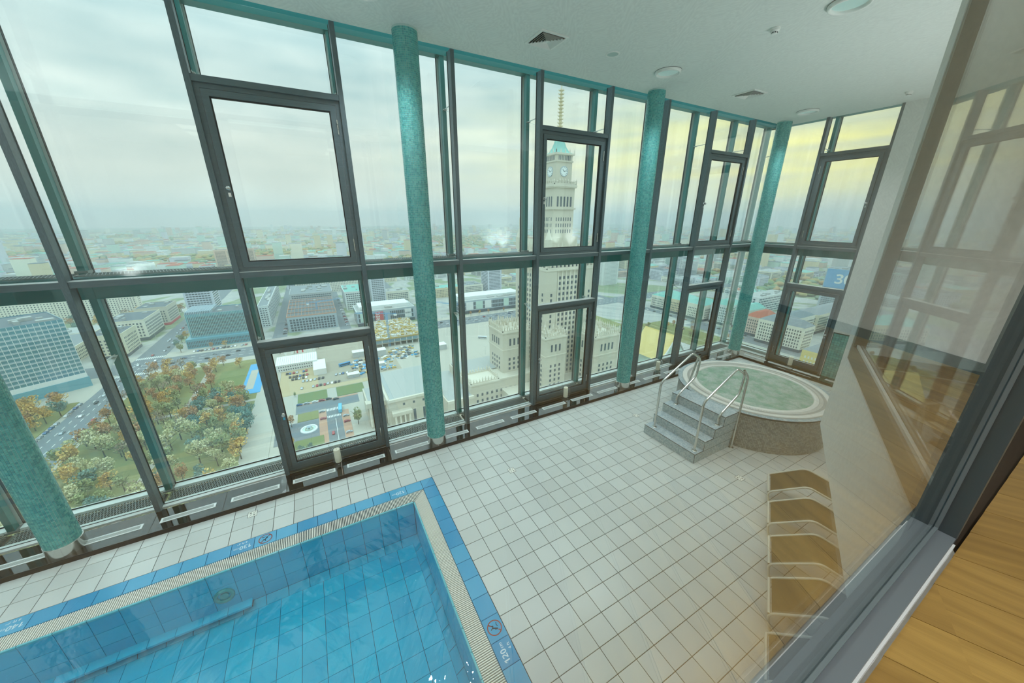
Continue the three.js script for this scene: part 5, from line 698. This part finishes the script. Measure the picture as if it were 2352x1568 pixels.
// ---------- wider city in the haze ----------
{
  const r = rng(91), walls = ['ivory', 'white', 'cream', 'grey', 'lilac', 'sand', 'pink', 'mint'], roofs = ['roof', 'roofDark', 'roofPale', 'copper', 'redroof'], taken = [[-440, -60, -1000, -180], [-60, 340, -850, -150], [340, 700, -640, -100], [545, 800, -330, -140]];
  const boxes = [], far = [[], []], cols = [[], []], woods = [], wc = []; let n = 0;
  for (let d = 560; d < 5200; d *= 1.035) for (let a = -29; a < 80; a += 2400 / d * 0.5) {
    const az = (a + (r() - 0.5) * 1.2) * R, dd = d * (1 + (r() - 0.5) * 0.04), x = Math.round((Math.sin(az) * dd) / 6) * 6, z = Math.round((-Math.cos(az) * dd) / 6) * 6;
    if (!inView(x, G + 10, z) || taken.some((t) => x > t[0] - 30 && x < t[1] + 30 && z > t[2] - 30 && z < t[3] + 30)) continue;
    const park = noiseB(x / 700, z / 700) + 0.35 * noise2(x / 260, z / 260) + (d > 1500 ? 0.25 : 0); if (park > 0.45) { for (let k = 0; k < 3; k++) { const s = 7 + r() * 8; woods.push(new THREE.Matrix4().makeScale(s * 1.4, s * 0.8, s * 1.4).setPosition(x + (r() - 0.5) * 60, G + s * 0.4, z + (r() - 0.5) * 60)); wc.push(new THREE.Color(['#7c8a5a', '#9a8f55', '#6f8468', '#a8895a'][Math.floor(r() * 4)])); } continue; }
    const tall = r() < 0.06, w = tall ? 22 + r() * 14 : 18 + r() * 46, dp = tall ? 20 + r() * 12 : 14 + r() * 26, h = tall ? 35 + r() * 35 : 9 + r() * 16, t = r() < 0.5;
    const bx = [x - (t ? w : dp) / 2, x + (t ? w : dp) / 2, z - (t ? dp : w) / 2, z + (t ? dp : w) / 2];
    if (boxes.some((q) => bx[0] < q[1] + 2 && bx[1] > q[0] - 2 && bx[2] < q[3] + 2 && bx[3] > q[2] - 2)) continue; boxes.push(bx);
    if (d < 1300 && n < 240) { n++; const wk = walls[Math.floor(r() * walls.length)], rk = roofs[Math.floor(r() * 5)], where = x < -60 ? 'beyond the avenue' : x < 340 ? 'beyond the department stores' : 'beyond the tenement row'; building(tall ? 'city_tower' : 'city_block', 'hazy ' + wk + (tall ? ' tower' : ' block') + ' with a ' + { roof: 'grey', roofDark: 'dark grey', roofPale: 'pale', copper: 'green', redroof: 'red' }[rk] + ' roof ' + where, 'building', bx, h, C[wk], C[rk], { hip: !tall && r() < 0.35 ? 4 : 0, plant: 3, win: r() < 0.5 ? strips : { w: 1.6, h: 1.7, dx: 3.6, dy: 3.4 } }, 'blocks of the wider city ' + where); continue; }
    const m = new THREE.Matrix4().makeScale(t ? w : dp, h, t ? dp : w).setPosition(x, G, z); far[0].push(m); const c = new THREE.Color(C[walls[Math.floor(r() * walls.length)]].color); cols[0].push(c);
    far[1].push(new THREE.Matrix4().makeScale((t ? w : dp) * 0.96, 1.2, (t ? dp : w) * 0.96).setPosition(x, G + h, z)); cols[1].push(new THREE.Color(C[roofs[Math.floor(r() * 5)]].color));
  }
  const unit = mb().box(-0.5, 0.5, 0, 1, -0.5, 0.5, 'd').geo(), o = thing('distant_city', 'countless hazy roofs and blocks towards the horizon', 'city'); o.userData.kind = 'stuff';
  instanced(o, 'distant_blocks', unit, std('#ffffff', 0.9), far[0], 'stuff', cols[0]); instanced(o, 'distant_roofs', unit, std('#ffffff', 0.9), far[1], 'stuff', cols[1]);
  const w = thing('distant_woods', 'hazy parks and tree belts between the distant blocks', 'woods'); w.userData.kind = 'stuff'; instanced(w, 'tree_crowns', new THREE.IcosahedronGeometry(0.5, 1), std('#ffffff', 1), woods, 'stuff', wc);
}
renderer.render(scene, camera);
